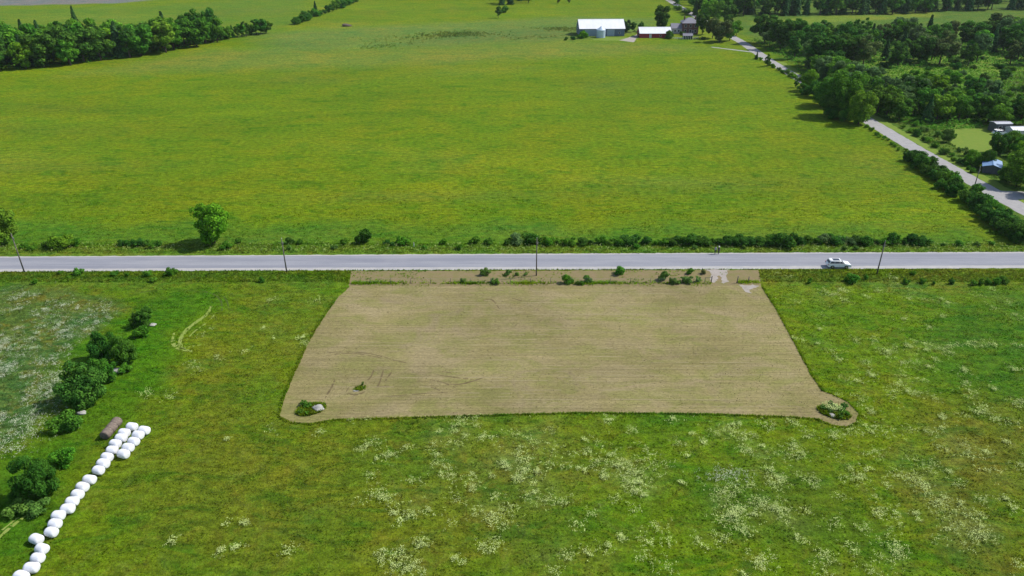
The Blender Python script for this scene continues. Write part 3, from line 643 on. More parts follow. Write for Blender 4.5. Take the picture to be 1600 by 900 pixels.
row('yard_shrub', line((1412, 200), (1520, 268), 16), SH+WD, (1.1, 2.0), ['mid', 'bright', 'dark'], 'small shrub along the right verge of the side road', 'shrub', 'shrubs along the right verge', (.9, 1.2), word='counted from the far end', jx=3, jy=2)
row('yard_shrub', [(1440, 205), (1452, 203), (1466, 212), (1428, 196), (1500, 236), (1512, 245), (1530, 250), (1490, 216)], SH+WD, (1.0, 2.2), ['weed', 'bright', 'mid'], 'leafy shrub between the lawn and side road', 'shrub', 'shrubs round the lawn', jx=3, jy=2)
# scrub clearing
for i, (x, y) in enumerate(sorted(scatter(34, [(1345, 92), (1600, 88), (1640, 150), (1560, 160), (1500, 130), (1370, 128)], 5, 12), key=lambda q: q[1])):
    plant('scrub_bush', random.choice(SH), (x, y), random.uniform(1.4, 3.2), random.uniform(.9, 1.5), random.choice(['mid', 'mid', 'dark', 'bright', 'grey']), 'rounded bush in the scrub clearing upper right, %s counted from the near side' % ORD[i], 'shrub', 'bushes in the scrub clearing')
row('clearing_tree', [(1470, 140), (1490, 136), (1455, 146), (1535, 150), (1550, 152), (1565, 128), (1536, 132)], ['tree0', 'tree2', 'tree3'], (4.5, 7), ['dark', 'dark', 'mid'], 'small dark tree standing in the scrub clearing', 'tree', 'small trees in the clearing', (.9, 1.2))
# plants on the near side of the road
NEARW = [(123, 429, 1.7, 'mid'), (180, 430, 1.2, 'mid'), (200, 431, 1.0, 'mid'), (232, 431, 1.5, 'mid'), (265, 430, 1.9, 'mid'), (55, 444, 1.2, 'mid'), (95, 428, 1.0, 'mid'), (240, 440, 1.2, 'mid'), (410, 441, 1.2, 'mid'),
         (758, 429, 1.7, 'weed'), (793, 430, 1.2, 'weed'), (808, 430, .8, 'weed'), (822, 430, .7, 'weed'), (967, 428, 1.8, 'mid'), (724, 441, 1.1, 'weed'), (775, 443, 1.2, 'mid'), (770, 441, .9, 'weed'), (888, 442, 1.9, 'mid'), (919, 441, 1.5, 'weed'),
         (904, 444, 1.0, 'weed'), (910, 445, .9, 'mid'), (1035, 438, 2.0, 'weed'), (1051, 443, 1.5, 'weed'), (1072, 440, 1.6, 'weed'), (1090, 440, 1.3, 'weed'), (1077, 428, 1.3, 'mid'), (1100, 428, 1.2, 'olive'), (1060, 443, 1.0, 'weed'),
         (1265, 443, 1.2, 'mid'), (1330, 441, 1.9, 'mid'), (1322, 440, 1.1, 'mid'), (1353, 437, 1.2, 'mid'), (1415, 443, 1.2, 'mid'), (1441, 442, 1.2, 'mid'), (1458, 444, .8, 'mid'), (1487, 444, 1.3, 'dark'), (1520, 445, 1.3, 'mid'), (1533, 445, 1.4, 'mid'), (1545, 444, 1.3, 'mid'),
         (1556, 443, 1.5, 'mid'), (1568, 442, 1.6, 'mid'), (1425, 429, 1.0, 'mid')]
for i, (px, py, h, m) in enumerate(sorted(NEARW)):
    plant('roadside_bush', random.choice(SH if h > 1.4 else SH+WD), at(px, py), h*.85, random.uniform(.85, 1.15), m, 'small bush between the road and the near fields, %s from the left' % ORD[i], 'shrub', 'bushes on the near side of the road')

# low growth under the woods
def undergrowth(name, polys, n, label, seed, mat, hmax):
    PP = []; r = np.random.default_rng(seed)
    for p in polys:
        P = np.array(p); X = r.uniform(P[:, 0].min(), P[:, 0].max(), n); Y = r.uniform(P[:, 1].min(), P[:, 1].max(), n); k = soft_mask(X, Y, P, 2) > r.random(n); PP.append(np.stack([X[k], Y[k]], 1))
    P = np.concatenate(PP); m = len(P); hh = (.5+.5*np.sin(P[:, 0]*.55+2*np.sin(P[:, 1]*.4)))*(.5+.5*np.sin(P[:, 1]*.7+1.5*np.sin(P[:, 0]*.3)))
    Q = np.column_stack([P, (.2+hmax*hh)*r.uniform(.3, 1, m)]); V, F = leaves(Q, r.normal(size=(m, 3))*.6+np.array([0, 0, 1]), .6, r=r)
    tag(link(name, npmesh(name, V, F, M[mat])), label, 'undergrowth', kind='stuff')
undergrowth('undergrowth', [[(136, 335), (175, 340), (215, 352), (290, 352), (330, 420), (250, 440), (170, 440), (137, 430)], [(132, 252), (141, 236), (158, 240), (172, 244), (215, 240), (215, 262), (176, 268), (160, 282), (142, 290), (142, 335), (131, 340)], [(205, 268), (250, 262), (262, 320), (245, 345), (215, 300)]], 26000, 'low growth under the trees right of the side road', 61, 'mid', 3.0)
undergrowth('undergrowth', [[tuple(q) for q in world_poly([(0, 110), (60, 105), (130, 99), (200, 90), (250, 82), (290, 76), (340, 64), (345, 58), (230, 74), (100, 84), (-60, 86), (-80, 116)])]], 14000, 'low growth under the upper left tree belt', 62, 'mid', 2.5)
undergrowth('scrub', [[(150, 285), (205, 270), (240, 330), (290, 345), (215, 352), (145, 338)], [(215, 240), (260, 225), (330, 300), (330, 345), (262, 320), (250, 262)]], 16000, 'low tangled scrub of the clearing at the upper right', 63, 'bright', .8)
# far woods as two masses seen only at the top of the picture
def wood_mass(name, polyw, n, mind, seed, label):
    r = np.random.default_rng(seed); VV, FF = [], []; o = 0; keys = ['farspruce0', 'fartree0', 'fartree1']
    for i, (x, y) in enumerate(scatter(n, polyw, mind, seed, True)):
        tr, V, F, H0, _ = PROTO[keys[int(r.integers(3))]]; k = r.choice(len(F), len(F)//2, replace=False)
        a = r.uniform(0, 6.28); s = r.uniform(.85, 1.35); c, sn = math.cos(a)*s, math.sin(a)*s
        v = V.reshape(-1, 4, 3)[k].reshape(-1, 3); q = np.stack([v[:, 0]*c-v[:, 1]*sn+x, v[:, 0]*sn+v[:, 1]*c+y, v[:, 2]*s], 1)
        VV.append(q); FF.append(np.arange(len(q)).reshape(-1, 4)+o); o += len(q)
    tag(link(name, npmesh(name, np.concatenate(VV), np.concatenate(FF), M['dark'])), label, 'woodland', kind='stuff')
wood(60, [(134, 545), (270, 560), (440, 600), (440, 612), (270, 574), (134, 562)], 6, 9, 'the far wood edge, top right', 'front trees of the far wood', 'FEEF', ['dark', 'mid', 'dark'], (13, 18), True)
wood_mass('woodland', [(134, 562), (270, 574), (440, 612), (620, 640), (620, 900), (134, 900)], 620, 9, 31, 'far dark wood stretching along the top right edge of the photo')
wood_mass('woodland', [(-120, 672), (80, 676), (80, 760), (-120, 760)], 120, 10, 32, 'dark edge of a distant wood touching the top centre of the photo')
wood_mass('woodland', [(330, 420), (460, 420), (560, 600), (440, 600), (330, 460)], 170, 9, 33, 'wood at the top right corner beyond the clearing')
wood_mass('woodland', [(40, 690), (126, 690), (126, 800), (40, 800)], 60, 10, 34, 'trees beside the far end of the side road at the top edge')

# ------------------------------------------------------------------ grass tufts, flowering weeds (nobody could count them)
def tufts(name, pts, h, wdt, label, blades=3, seed=1, mat='blades', lush=1.0, cat='grass'):
    r = np.random.default_rng(seed); n = len(pts); P = np.repeat(pts, blades, 0); m = len(P)
    hh = h*r.uniform(.5, 1.3, m); a = r.uniform(0, 2*math.pi, m); ww = wdt*r.uniform(.6, 1.3, m)
    off = r.normal(size=(m, 2))*wdt*.4; lean = r.normal(size=(m, 2))*h*.35
    bx, by = P[:, 0]+off[:, 0], P[:, 1]+off[:, 1]
    V = np.stack([np.stack([bx-np.cos(a)*ww/2, by-np.sin(a)*ww/2, np.zeros(m)], 1), np.stack([bx+np.cos(a)*ww/2, by+np.sin(a)*ww/2, np.zeros(m)], 1),
                  np.stack([bx+lean[:, 0], by+lean[:, 1], hh], 1)], 1).reshape(-1, 3)
    me = npmesh(name, V, np.arange(3*m).reshape(m, 3), M[mat], 3)
    if mat == 'blades':
        C, W = tint_of(pts[:, 0], pts[:, 1]); C = C*r.uniform(.92, 1.2, (n, 1))*lush
        set_tint(me, np.repeat(C, 3*blades, 0), np.repeat(W, 3*blades, 0))
    return tag(link(name, me), label, cat, kind='stuff')
def rand_pts(n, x0, x1, y0, y1, seed, avoid=(), keep=()):
    r = np.random.default_rng(seed); X = r.uniform(x0, x1, n); Y = r.uniform(y0, y1, n)
    ok = np.abs(X) < (Y*.8886+28.8)*.73+2
    for p in avoid: ok &= soft_mask(X, Y, p, .01) < .5
    for p in keep: ok &= soft_mask(X, Y, p, .01) > .5
    return np.stack([X, Y], 1)[ok]
nearroad = at(800, 423)[1]; farroad = at(800, 395)[1]
roadpoly = np.array([at(*p)[:2] for p in far+near[::-1]])
pts = rand_pts(110000, -106, 106, 50, nearroad+1, 3, avoid=[PLOTW, VERGEW, roadpoly])
kk = np.sin(pts[:, 0]*.9+2*np.sin(pts[:, 1]*.5))+np.sin(pts[:, 1]*1.1+1.7*np.sin(pts[:, 0]*.37)); pts = pts[kk+rng.normal(size=len(kk))*1.0 > 0]
tufts('meadow_grass', pts, .17, .13, 'uncut meadow grass on the near side of the road', seed=4)
pts = rand_pts(70000, -125, 125, farroad-1, 215, 5, avoid=[roadpoly])
pts = pts[(pts[:, 0] < 120)]
kk = np.sin(pts[:, 0]*.4+2*np.sin(pts[:, 1]*.3))+np.sin(pts[:, 1]*.6+1.7*np.sin(pts[:, 0]*.17)); pts = pts[(kk+rng.normal(size=len(kk)) > .6) & (rng.random(len(kk)) < np.clip((212-pts[:, 1])/70, 0, 1)**1.3)]
tufts('hayfield_grass', pts, .20, .18, 'standing grass of the big hayfield beyond the road', seed=6)
pts = rand_pts(12000, -125, 125, farroad-.3, farroad+5, 7, avoid=[roadpoly])
tufts('verge_grass', pts, .34, .17, 'rank grass on the far verge of the main road', seed=8, lush=1.15)
pts = rand_pts(16000, -110, 110, nearroad-5, nearroad+.6, 9, avoid=[roadpoly, VERGEW])
tufts('verge_grass', pts, .30, .16, 'rank grass on the near verge either side of the plot', seed=10)
pts = rand_pts(9000, 126, 330, 175, 340, 14)
LAWNW = world_poly([(1487, 197), (1520, 190), (1560, 196), (1580, 212), (1570, 226), (1535, 240), (1505, 240), (1484, 222)])
pts = pts[(pts[:, 0] > 131) & (soft_mask(pts[:, 0], pts[:, 1], LAWNW, .1) < .5)]
tufts('rough_grass', pts, .6, .45, 'rough growth right of the side road', seed=15)
PASW = world_poly([(560, 76), (700, 66), (900, 52), (905, 42), (700, 48), (520, 66)])
r_ = np.random.default_rng(19); X_ = r_.uniform(PASW[:, 0].min(), PASW[:, 0].max(), 60000); Y_ = r_.uniform(PASW[:, 1].min(), PASW[:, 1].max(), 60000)
k_ = (soft_mask(X_, Y_, PASW, 20) > r_.random(60000)) & (np.sin(X_*.09+2*np.sin(Y_*.05))+np.sin(Y_*.13+1.5*np.sin(X_*.04))+r_.normal(size=60000)*1.4 > 3.0)
tufts('rushes', np.stack([X_, Y_], 1)[k_], .55, .9, 'dark rushes in patches over the rough pasture behind the hayfield', seed=16, lush=1.0, cat='rushes')
# rim of tall uncut grass round the mown plot
def rim(poly, n, spread, seed, out=1):
    r = np.random.default_rng(seed); L = [np.hypot(*(poly[(i+1) % len(poly)]-poly[i])) for i in range(len(poly))]; L = np.array(L); k = r.choice(len(poly), n, p=L/L.sum())
    t = r.random(n)[:, None]; a = poly[k]; b = poly[(k+1) % len(poly)]; p = a+(b-a)*t; d = (b-a)/np.linalg.norm(b-a, axis=1, keepdims=True); nn = np.stack([-d[:, 1], d[:, 0]], 1)
    p = p+nn*(np.abs(r.normal(size=(n, 1)))*spread+.05)*out; return p
area = sum(PLOTW[i][0]*PLOTW[(i+1) % len(PLOTW)][1]-PLOTW[(i+1) % len(PLOTW)][0]*PLOTW[i][1] for i in range(len(PLOTW)))
pr = rim(PLOTW[2:], 5500, .20, 21, -1 if area > 0 else 1)
pr = pr[(pr[:, 1] < at(800, 449)[1]) & (soft_mask(pr[:, 0], pr[:, 1], PLOTW, .01) < .55)]
tufts('plot_edge_grass', pr, .28, .11, 'tall uncut grass rimming the mown plot', seed=22, lush=1.25)
# fence line weeds between verge and plot
fl = np.concatenate([np.stack([np.linspace(at(550, 443)[0], at(1110, 442)[0], 7000)+rng.normal(size=7000)*.2, at(800, 442.5)[1]+rng.normal(size=7000)*.32-.1*np.sin(np.linspace(0, 60, 7000))], 1),
                     np.stack([np.linspace(at(1153, 440)[0], at(1186, 440)[0], 500), at(1165, 441)[1]+rng.normal(size=500)*.3], 1)])
dens = .5+.5*np.sin(fl[:, 0]*.37+2*np.sin(fl[:, 0]*.11)); fl = fl[rng.random(len(fl)) < .05+.5*dens**2]
vp = rand_pts(2500, VERGEW[:, 0].min(), VERGEW[:, 0].max(), VERGEW[:, 1].min(), VERGEW[:, 1].max(), 33, keep=[VERGEW]); kk = np.sin(vp[:, 0]*.6+2*np.sin(vp[:, 1]*.9))+np.sin(vp[:, 0]*.23+1)
tufts('verge_weeds', vp[kk+rng.normal(size=len(kk))*.5 > .7], .25, .14, 'green weeds coming up on the dry verge above the plot', seed=34, lush=1.5)
tufts('fence_line_weeds', fl, .42, .13, 'ragged weeds along the old fence line between the verge and the plot', seed=24, lush=1.6)
pts = rand_pts(9000, PLOTW[:, 0].min(), PLOTW[:, 0].max(), PLOTW[:, 1].min(), PLOTW[:, 1].max(), 30, keep=[PLOTW])
M['stubble'] = simple('stubble_blades', (.27, .225, .105), .95, .3, .6, .05)
tufts('mown_stubble', pts, .08, .13, 'cut stubble and straw on the mown plot', 2, 31, 'stubble')
M['umbel'] = simple('pale_flower_heads', (.43, .51, .18), .9, .3, .8, .05); M['umbelwhite'] = simple('white_flower_heads', (.50, .54, .38), .9, .15, .8, .05)
def flowers(name, pts, hgt, spread, size, label, mat, k=7, seed=1):
    r = np.random.default_rng(seed); P = np.repeat(pts, k, 0); m = len(P)
    Q = np.stack([P[:, 0]+r.normal(size=m)*spread, P[:, 1]+r.normal(size=m)*spread, hgt*r.uniform(.55, 1.25, m)], 1)
    V, F = leaves(Q, np.stack([r.normal(size=m)*.35, r.normal(size=m)*.35, np.ones(m)], 1), size, 1.1, r=r)
    return tag(link(name, npmesh(name, V, F, M[mat])), label, 'wildflowers', kind='stuff')
fp = []
def rosettes(px, py, rr, n, out, per=10):
    c = at(px, py); s = rr/FPX*(c.y*.8886+28.8)*.62
    for _ in range(max(2, int(n*1.6/per))):
        a = rng.normal(size=2)*s; rad = rng.uniform(.15, .8); m = int(rng.integers(per//2, per*2))
        for q in range(m): out.append(np.array([c.x, c.y])+a+rng.normal(size=2)*rad)
for px, py, rr, n in PATCH: rosettes(px, py, rr, n, fp)
for _ in range(110):
    px, py = rng.uniform(560, 1600), rng.uniform(665, 900)
    rosettes(px, py, 5, 7, fp)
for _ in range(70): rosettes(rng.uniform(1230, 1600), rng.uniform(450, 700), 5, 7, fp)
for _ in range(14): rosettes(rng.uniform(230, 520), rng.uniform(460, 900), 3, 3, fp)
fp = [q for q in fp if not inside(q[0], q[1], PLOTW)]
amb = rand_pts(1400, -60, 108, 52, 128, 41, avoid=[PLOTW, VERGEW]); amb = amb[amb[:, 0] > -18]
key = np.sin(amb[:, 0]*.5+1.3*np.sin(amb[:, 1]*.33))+np.sin(amb[:, 1]*.41+amb[:, 0]*.2); amb = amb[key > .5]
fp = np.concatenate([np.array(fp), amb])
flowers('pale_weed_heads', fp, .36, .12, .085, 'pale green flower heads in ragged patches over the near meadow', 'umbel', 5, 42)
wl = rand_pts(5200, -130, -30, 52, 128, 43, keep=[world_poly(ZONES[12][0])]); key = np.sin(wl[:, 0]*.45+2*np.sin(wl[:, 1]*.23))+.8*np.sin(wl[:, 1]*.7+wl[:, 0]*.3); wl = wl[key+rng.normal(size=len(key))*.5 > .9]
wr_l = []
for _ in range(120):
    q = rng.uniform((-10, 455), (165, 720)); q_ = at(*q)[:2]
    if inside(q_[0], q_[1], world_poly(ZONES[12][0])): rosettes(q[0], q[1], 7, 9, wr_l)
wl = np.concatenate([wl, np.array(wr_l)])
ex = np.concatenate([np.array([at(px, py)[:2]])+rng.normal(size=(n, 2))*s for px, py, s, n in [(80, 600, 2.0, 130), (60, 640, 2.2, 150), (45, 670, 2.0, 130), (10, 545, 2.5, 160), (105, 500, 3, 80), (95, 490, 3, 70), (160, 482, 1.2, 50), (152, 495, 1.4, 50), (20, 468, 2, 50), (120, 525, 2, 50), (20, 690, 2.0, 70)]])
flowers('white_weed_flowers', np.concatenate([wl, ex]), .4, .15, .07, 'white flowering weeds in the field at the left edge', 'umbelwhite', 6, 44)
flowers('white_weed_flowers', np.array([at(1138, 745)[:2]])+rng.normal(size=(110, 2))*np.array([1.6, .8]), .35, .16, .065, 'small bright white patch of flowers in the near meadow right of centre', 'umbelwhite', 7, 45)
flowers('verge_flowers', rand_pts(900, -120, 120, farroad+.3, farroad+4.5, 46), .5, .12, .10, 'pale flower heads dotted along the far verge', 'umbel', 5, 47)

# ------------------------------------------------------------------ stones and weed islands in the plot
def rock(name, loc, r, seed, label, parent=None, group=None, mat=None):
    rn = random.Random(seed); bm = bmesh.new(); bmesh.ops.create_icosphere(bm, subdivisions=3, radius=1)
    for v in bm.verts:
        q = v.co; k = 1+.16*math.sin(q.x*3.1+seed)+.13*math.sin(q.y*4.3+seed*2)+.1*math.sin(q.z*5+q.x*2)+rn.uniform(-.03, .03)
        v.co = Vector((q.x*r[0]*k, q.y*r[1]*k, max(q.z, -.3)*r[2]*k))
    me = bpy.data.meshes.new(name); bm.to_mesh(me); bm.free(); me.materials.append(mat or M['stone'])
    return tag(link(name, me, loc=(loc[0], loc[1], .02+r[2]*.2)), label, 'boulder', group)
rock('boulder', at(497, 639), (.9, .7, .42), 1, 'large flat pale boulder in the left weed island of the mown plot')
rock('boulder', at(491, 637), (.4, .35, .2), 2, 'smaller pale boulder touching the large flat one in the left weed island')
rock('boulder', at(1301, 650), (.5, .4, .25), 3, 'pale grey boulder in the right weed island of the plot')
rock('boulder', at(556, 611), (.35, .2, .06), 4, 'flat grey stone beside the small plant in the mown plot')
rock('boulder', at(184, 580), (1.1, .6, .35), 5, 'long grey rock at the right foot of the shrub line')
rock('boulder', at(236, 508), (.8, .4, .25), 6, 'pale rock under the farthest shrub of the line')
rock('boulder', at(39, 788), (.5, .6, .4), 7, 'pale rock in the bush nearest the bottom left corner')
rock('boulder', at(128, 646), (.7, .4, .3), 8, 'grey rock below the largest shrub of the line')
rock('debris_heap', at(542, 41), (3.4, 2.0, 1.3), 9, 'small brownish heap alone in the far pasture left of centre', mat=M['bark'])['category'] = 'heap'
def island(c, rx, ry, ang, n, seed):
    r = np.random.default_rng(seed); a = r.uniform(0, 6.28, n); q = np.sqrt(r.random(n)); x, y = np.cos(a)*q*rx, np.sin(a)*q*ry; ca, sa = math.cos(ang), math.sin(ang)
    return np.stack([c[0]+x*ca-y*sa, c[1]+x*sa+y*ca], 1)
isl = [np.array(island(at(486, 640), 2.1, 1.35, .45, 1400, 1)), np.array(island(at(1303, 645), 2.2, 1.35, -.5, 1500, 2)), np.array(island(at(563, 607), .9, .6, .3, 60, 3))]
isl_ = np.concatenate(isl); isl_ = isl_[(np.hypot(isl_[:, 0]-at(497, 639)[0], isl_[:, 1]-at(497, 639)[1]) > .8) & (np.hypot(isl_[:, 0]-at(1301, 650)[0], isl_[:, 1]-at(1301, 650)[1]) > .4)]
o = tufts('island_weeds', isl_, .38, .16, 'rank weeds left uncut round the boulders in the mown plot', seed=50, lush=1.2)
def island_shrubs(lst):
    for px, py, h, w, m, lab in lst: plant('island_weed', random.choice(WD), at(px, py), h, w, m, lab, 'weed clump', 'weed clumps in the plot islands')
island_shrubs([(474, 633, .8, 1.1, 'dark', 'dark weed clump at the left end of the left island'), (470, 645, .6, 1.3, 'mid', 'low weed clump at the lower left of the left island'), (480, 647, .5, 1.2, 'mid', 'weed clump in front of the boulder of the left island'),
    (480, 636, .8, 1.2, 'mid', 'weed clump left of the boulder in the left island'), (507, 633, .4, .9, 'dark', 'dark weed clump right of the boulder in the left island'), (567, 602, .6, .6, 'weed', 'yellowish plant alone in the mown plot above the left island'), (568, 607, .4, .7, 'weed', 'green clump just below the yellowish plant in the plot'),
    (1287, 640, .7, 1.2, 'weed', 'pale weed clump at the left of the right island'), (1300, 636, .8, 1.3, 'weed', 'pale flowering clump at the top of the right island'), (1311, 642, .8, 1.3, 'weed', 'pale weed clump in the centre of the right island'), (1296, 644, .6, 1.1, 'weed', 'pale clump left of the boulder in the right island'),
    (1321, 648, .8, 1.3, 'mid', 'green weed clump at the right of the right island'), (1314, 653, .8, 1.2, 'mid', 'green weed clump at the bottom of the right island'), (1318, 636, .7, 1.2, 'dark', 'dark weed clump at the upper right of the right island')])
flowers('island_flowers', np.array(island(at(1298, 640), 1.4, .7, -.5, 60, 9)), .75, .14, .12, 'pale flower heads on the right weed island', 'umbel', 7, 51)

# ------------------------------------------------------------------ bales
def bale_mesh(name, r, L, mat, seed, belly=.10):
    rn = np.random.default_rng(seed); prof = []
    for t in np.linspace(-1, 1, 13):
        e = abs(t)**7; prof.append((t*L/2, r*(1-.16*e)*(1+belly*(1-t*t)*.5)))
    prof = [(-L/2-.03, .02), (-L/2-.03, r*.66)]+prof+[(L/2+.03, r*.66), (L/2+.03, .02)]
    S = 24; V = []; F = []
    for x, q in prof:
        for k in range(S):
            a = 2*math.pi*k/S; w = 1+.018*math.sin(3*a+seed)+.012*math.sin(7*a+x*6)+rn.uniform(-.006, .006); z = math.sin(a)*q*w
            V.append((x, math.cos(a)*q*w*1.04, max(z, -r*.9)))
    for i in range(len(prof)-1):
        for k in range(S): F.append((i*S+k, i*S+(k+1) % S, (i+1)*S+(k+1) % S, (i+1)*S+k))
    return npmesh(name, V, F, mat, smooth=True)
bm_w = [bale_mesh('wrapped_bale', .55, 1.28, M['wrap'], s) for s in range(4)]
LONG = [(206, 666), (194, 675.5), (189, 683.5), (180, 692.5), (175, 702.5), (167, 713.5), (161, 723.5), (153.5, 734), (139.6, 748.5), (128.6, 760), (121, 771.5), (112.7, 782.5), (105.5, 794), (91, 804.5), (85.8, 817.5), (80, 830.5), (56.6, 841.5), (65.3, 856.5), (58.7, 871), (49, 886), (32.7, 900)]
SHORT = [(225, 671.5), (215.6, 679), (208.7, 689), (200, 698.5), (192.8, 708.5)]
for lst, nm in ((LONG, 'long diagonal row'), (SHORT, 'short right-hand row')):
    for i, (px, py) in enumerate(lst):
        p = at(px, py, .6)
        o = link('wrapped_bale', bm_w[random.randrange(4)], loc=(p.x, p.y, .52)); o.rotation_euler = (random.uniform(-.3, .3), 0, R(-10)+random.uniform(-.2, .2)); s = random.uniform(.96, 1.05); o.scale = (s*random.uniform(.95, 1.05), s, s)
        lab = 'white plastic wrapped round bale, %s from the top of the %s' % (ORD[i], nm)
        if (px, py) == (56.6, 841.5): lab = 'white plastic wrapped round bale standing out to the left of the long row'
        if i == 0 and lst is LONG: lab = 'white wrapped round bale at the far top end of the long row, standing slightly apart'
        tag(o, lab, 'bale', 'white wrapped bales')
a, b = at(166.5, 677, .6), at(181, 660.5, .6); d = (b-a).normalized()
for i, lab in enumerate(['nearest of the three brown unwrapped bales lying end to end', 'middle one of the three brown unwrapped bales lying end to end', 'farthest of the three brown unwrapped bales lying end to end']):
    p = a.lerp(b, i/2); o = link('old_bale', bale_mesh('old_bale', .66, 1.22, M['straw'], 9+i, .02), loc=(p.x, p.y, .6)); o.rotation_euler = (0, 0, math.atan2(d.y, d.x)); tag(o, lab, 'bale', 'brown unwrapped bales')

# ------------------------------------------------------------------ poles, posts, fence
for px, py, h, lab in [(38, 425, 8.2, 'leftmost wooden utility pole standing on the near verge'), (448, 425, 7.2, 'pale thin utility pole on the near verge above the left field'), (838, 430.5, 7.9, 'wooden utility pole at the verge in front of the mown plot'),
                       (1370, 428, 7.0, 'dark utility pole right of the white car'), (1521, 296, 6.0, 'wooden utility pole beside the side road near the yard entrance')]:
    e = empty('utility_pole', at(px, py), 0, lab, 'utility pole', 'wooden utility poles')
    MB().tube((0, 0, -.1), (0, 0, h), .14, .085, 10).build('pole', M['polewood'], e, True)
    MB().tube((0, 0, h), (0, 0, h+.14), .05, .035, 8).ball((0, 0, h+.18), (.06, .06, .07), 1).build('insulator', M['chrome'], e)
    MB().box((.17, 0, h-1.0), (.14, .05, .3)).tube((.24, 0, h-.9), (.24, 0, h-.7), .05, .05, 8).build('bracket', M['chrome'], e)
e = empty('marker_post', at(647, 386), 0, 'white marker post standing in the far verge', 'marker post'); MB().box((0, 0, .55), (.14, .08, 1.1), 0, .01).build('post', M['whitepaint'], e); MB().box((0, -.045, .95), (.11, .01, .14)).build('reflector', M['redlamp'], e)
for px, py, h, lab in [(1111, 442.5, 1.55, 'dark wooden fence post at the left side of the gravel drive'), (1151, 442.5, 1.5, 'dark leaning fence post at the right side of the gravel drive'), (1169, 441, 1.2, 'short fence post right of the drive beside the green edge')]:
    p = at(px, py); mb = MB(); ln = .12 if px == 1151 else .03; mb.tube((0, 0, -.1), (ln, 0, h), .10, .085, 8); e = empty('fence_post', p, 0, lab, 'fence post', 'fence posts by the drive'); mb.build('post', M['polewood'], e, True); MB().tube((ln, 0, h), (ln*1.02, 0, h+.03), .086, .06, 8).build('cap', M['polewood'], e)
def wire_fence(a, b, n, lab):
    a, b = Vector(a), Vector(b); e = empty('wire_fence', a, 0, lab, 'fence'); L = b-a
    for i in range(1, n):
        q = L*i/n; MB().tube((q.x, q.y, -.1), (q.x+random.uniform(-.05, .05), q.y, 1.15), .045, .04, 6).build('post', M['polewood'], e, True)
    for z in (.45, .75, 1.05): MB().tube((0, 0, z), (L.x, L.y, z), .008, .008, 4).build('wire', M['chrome'], e)
wire_fence(at(1109.5, 442.4), at(548, 443), 18, 'thin wire fence with slender posts running through the weeds above the mown plot')
e = empty('top_rail', at(1101, 442.3), 0, 'thin wooden rail fixed to the post left of the drive', 'rail'); MB().tube((0, 0, 1.15), (1.25, 0, 1.2), .05, .04, 6).build('rail', M['polewood'], e); MB().tube((0, 0, 0), (0, 0, 1.25), .05, .045, 6).build('post', M['polewood'], e)

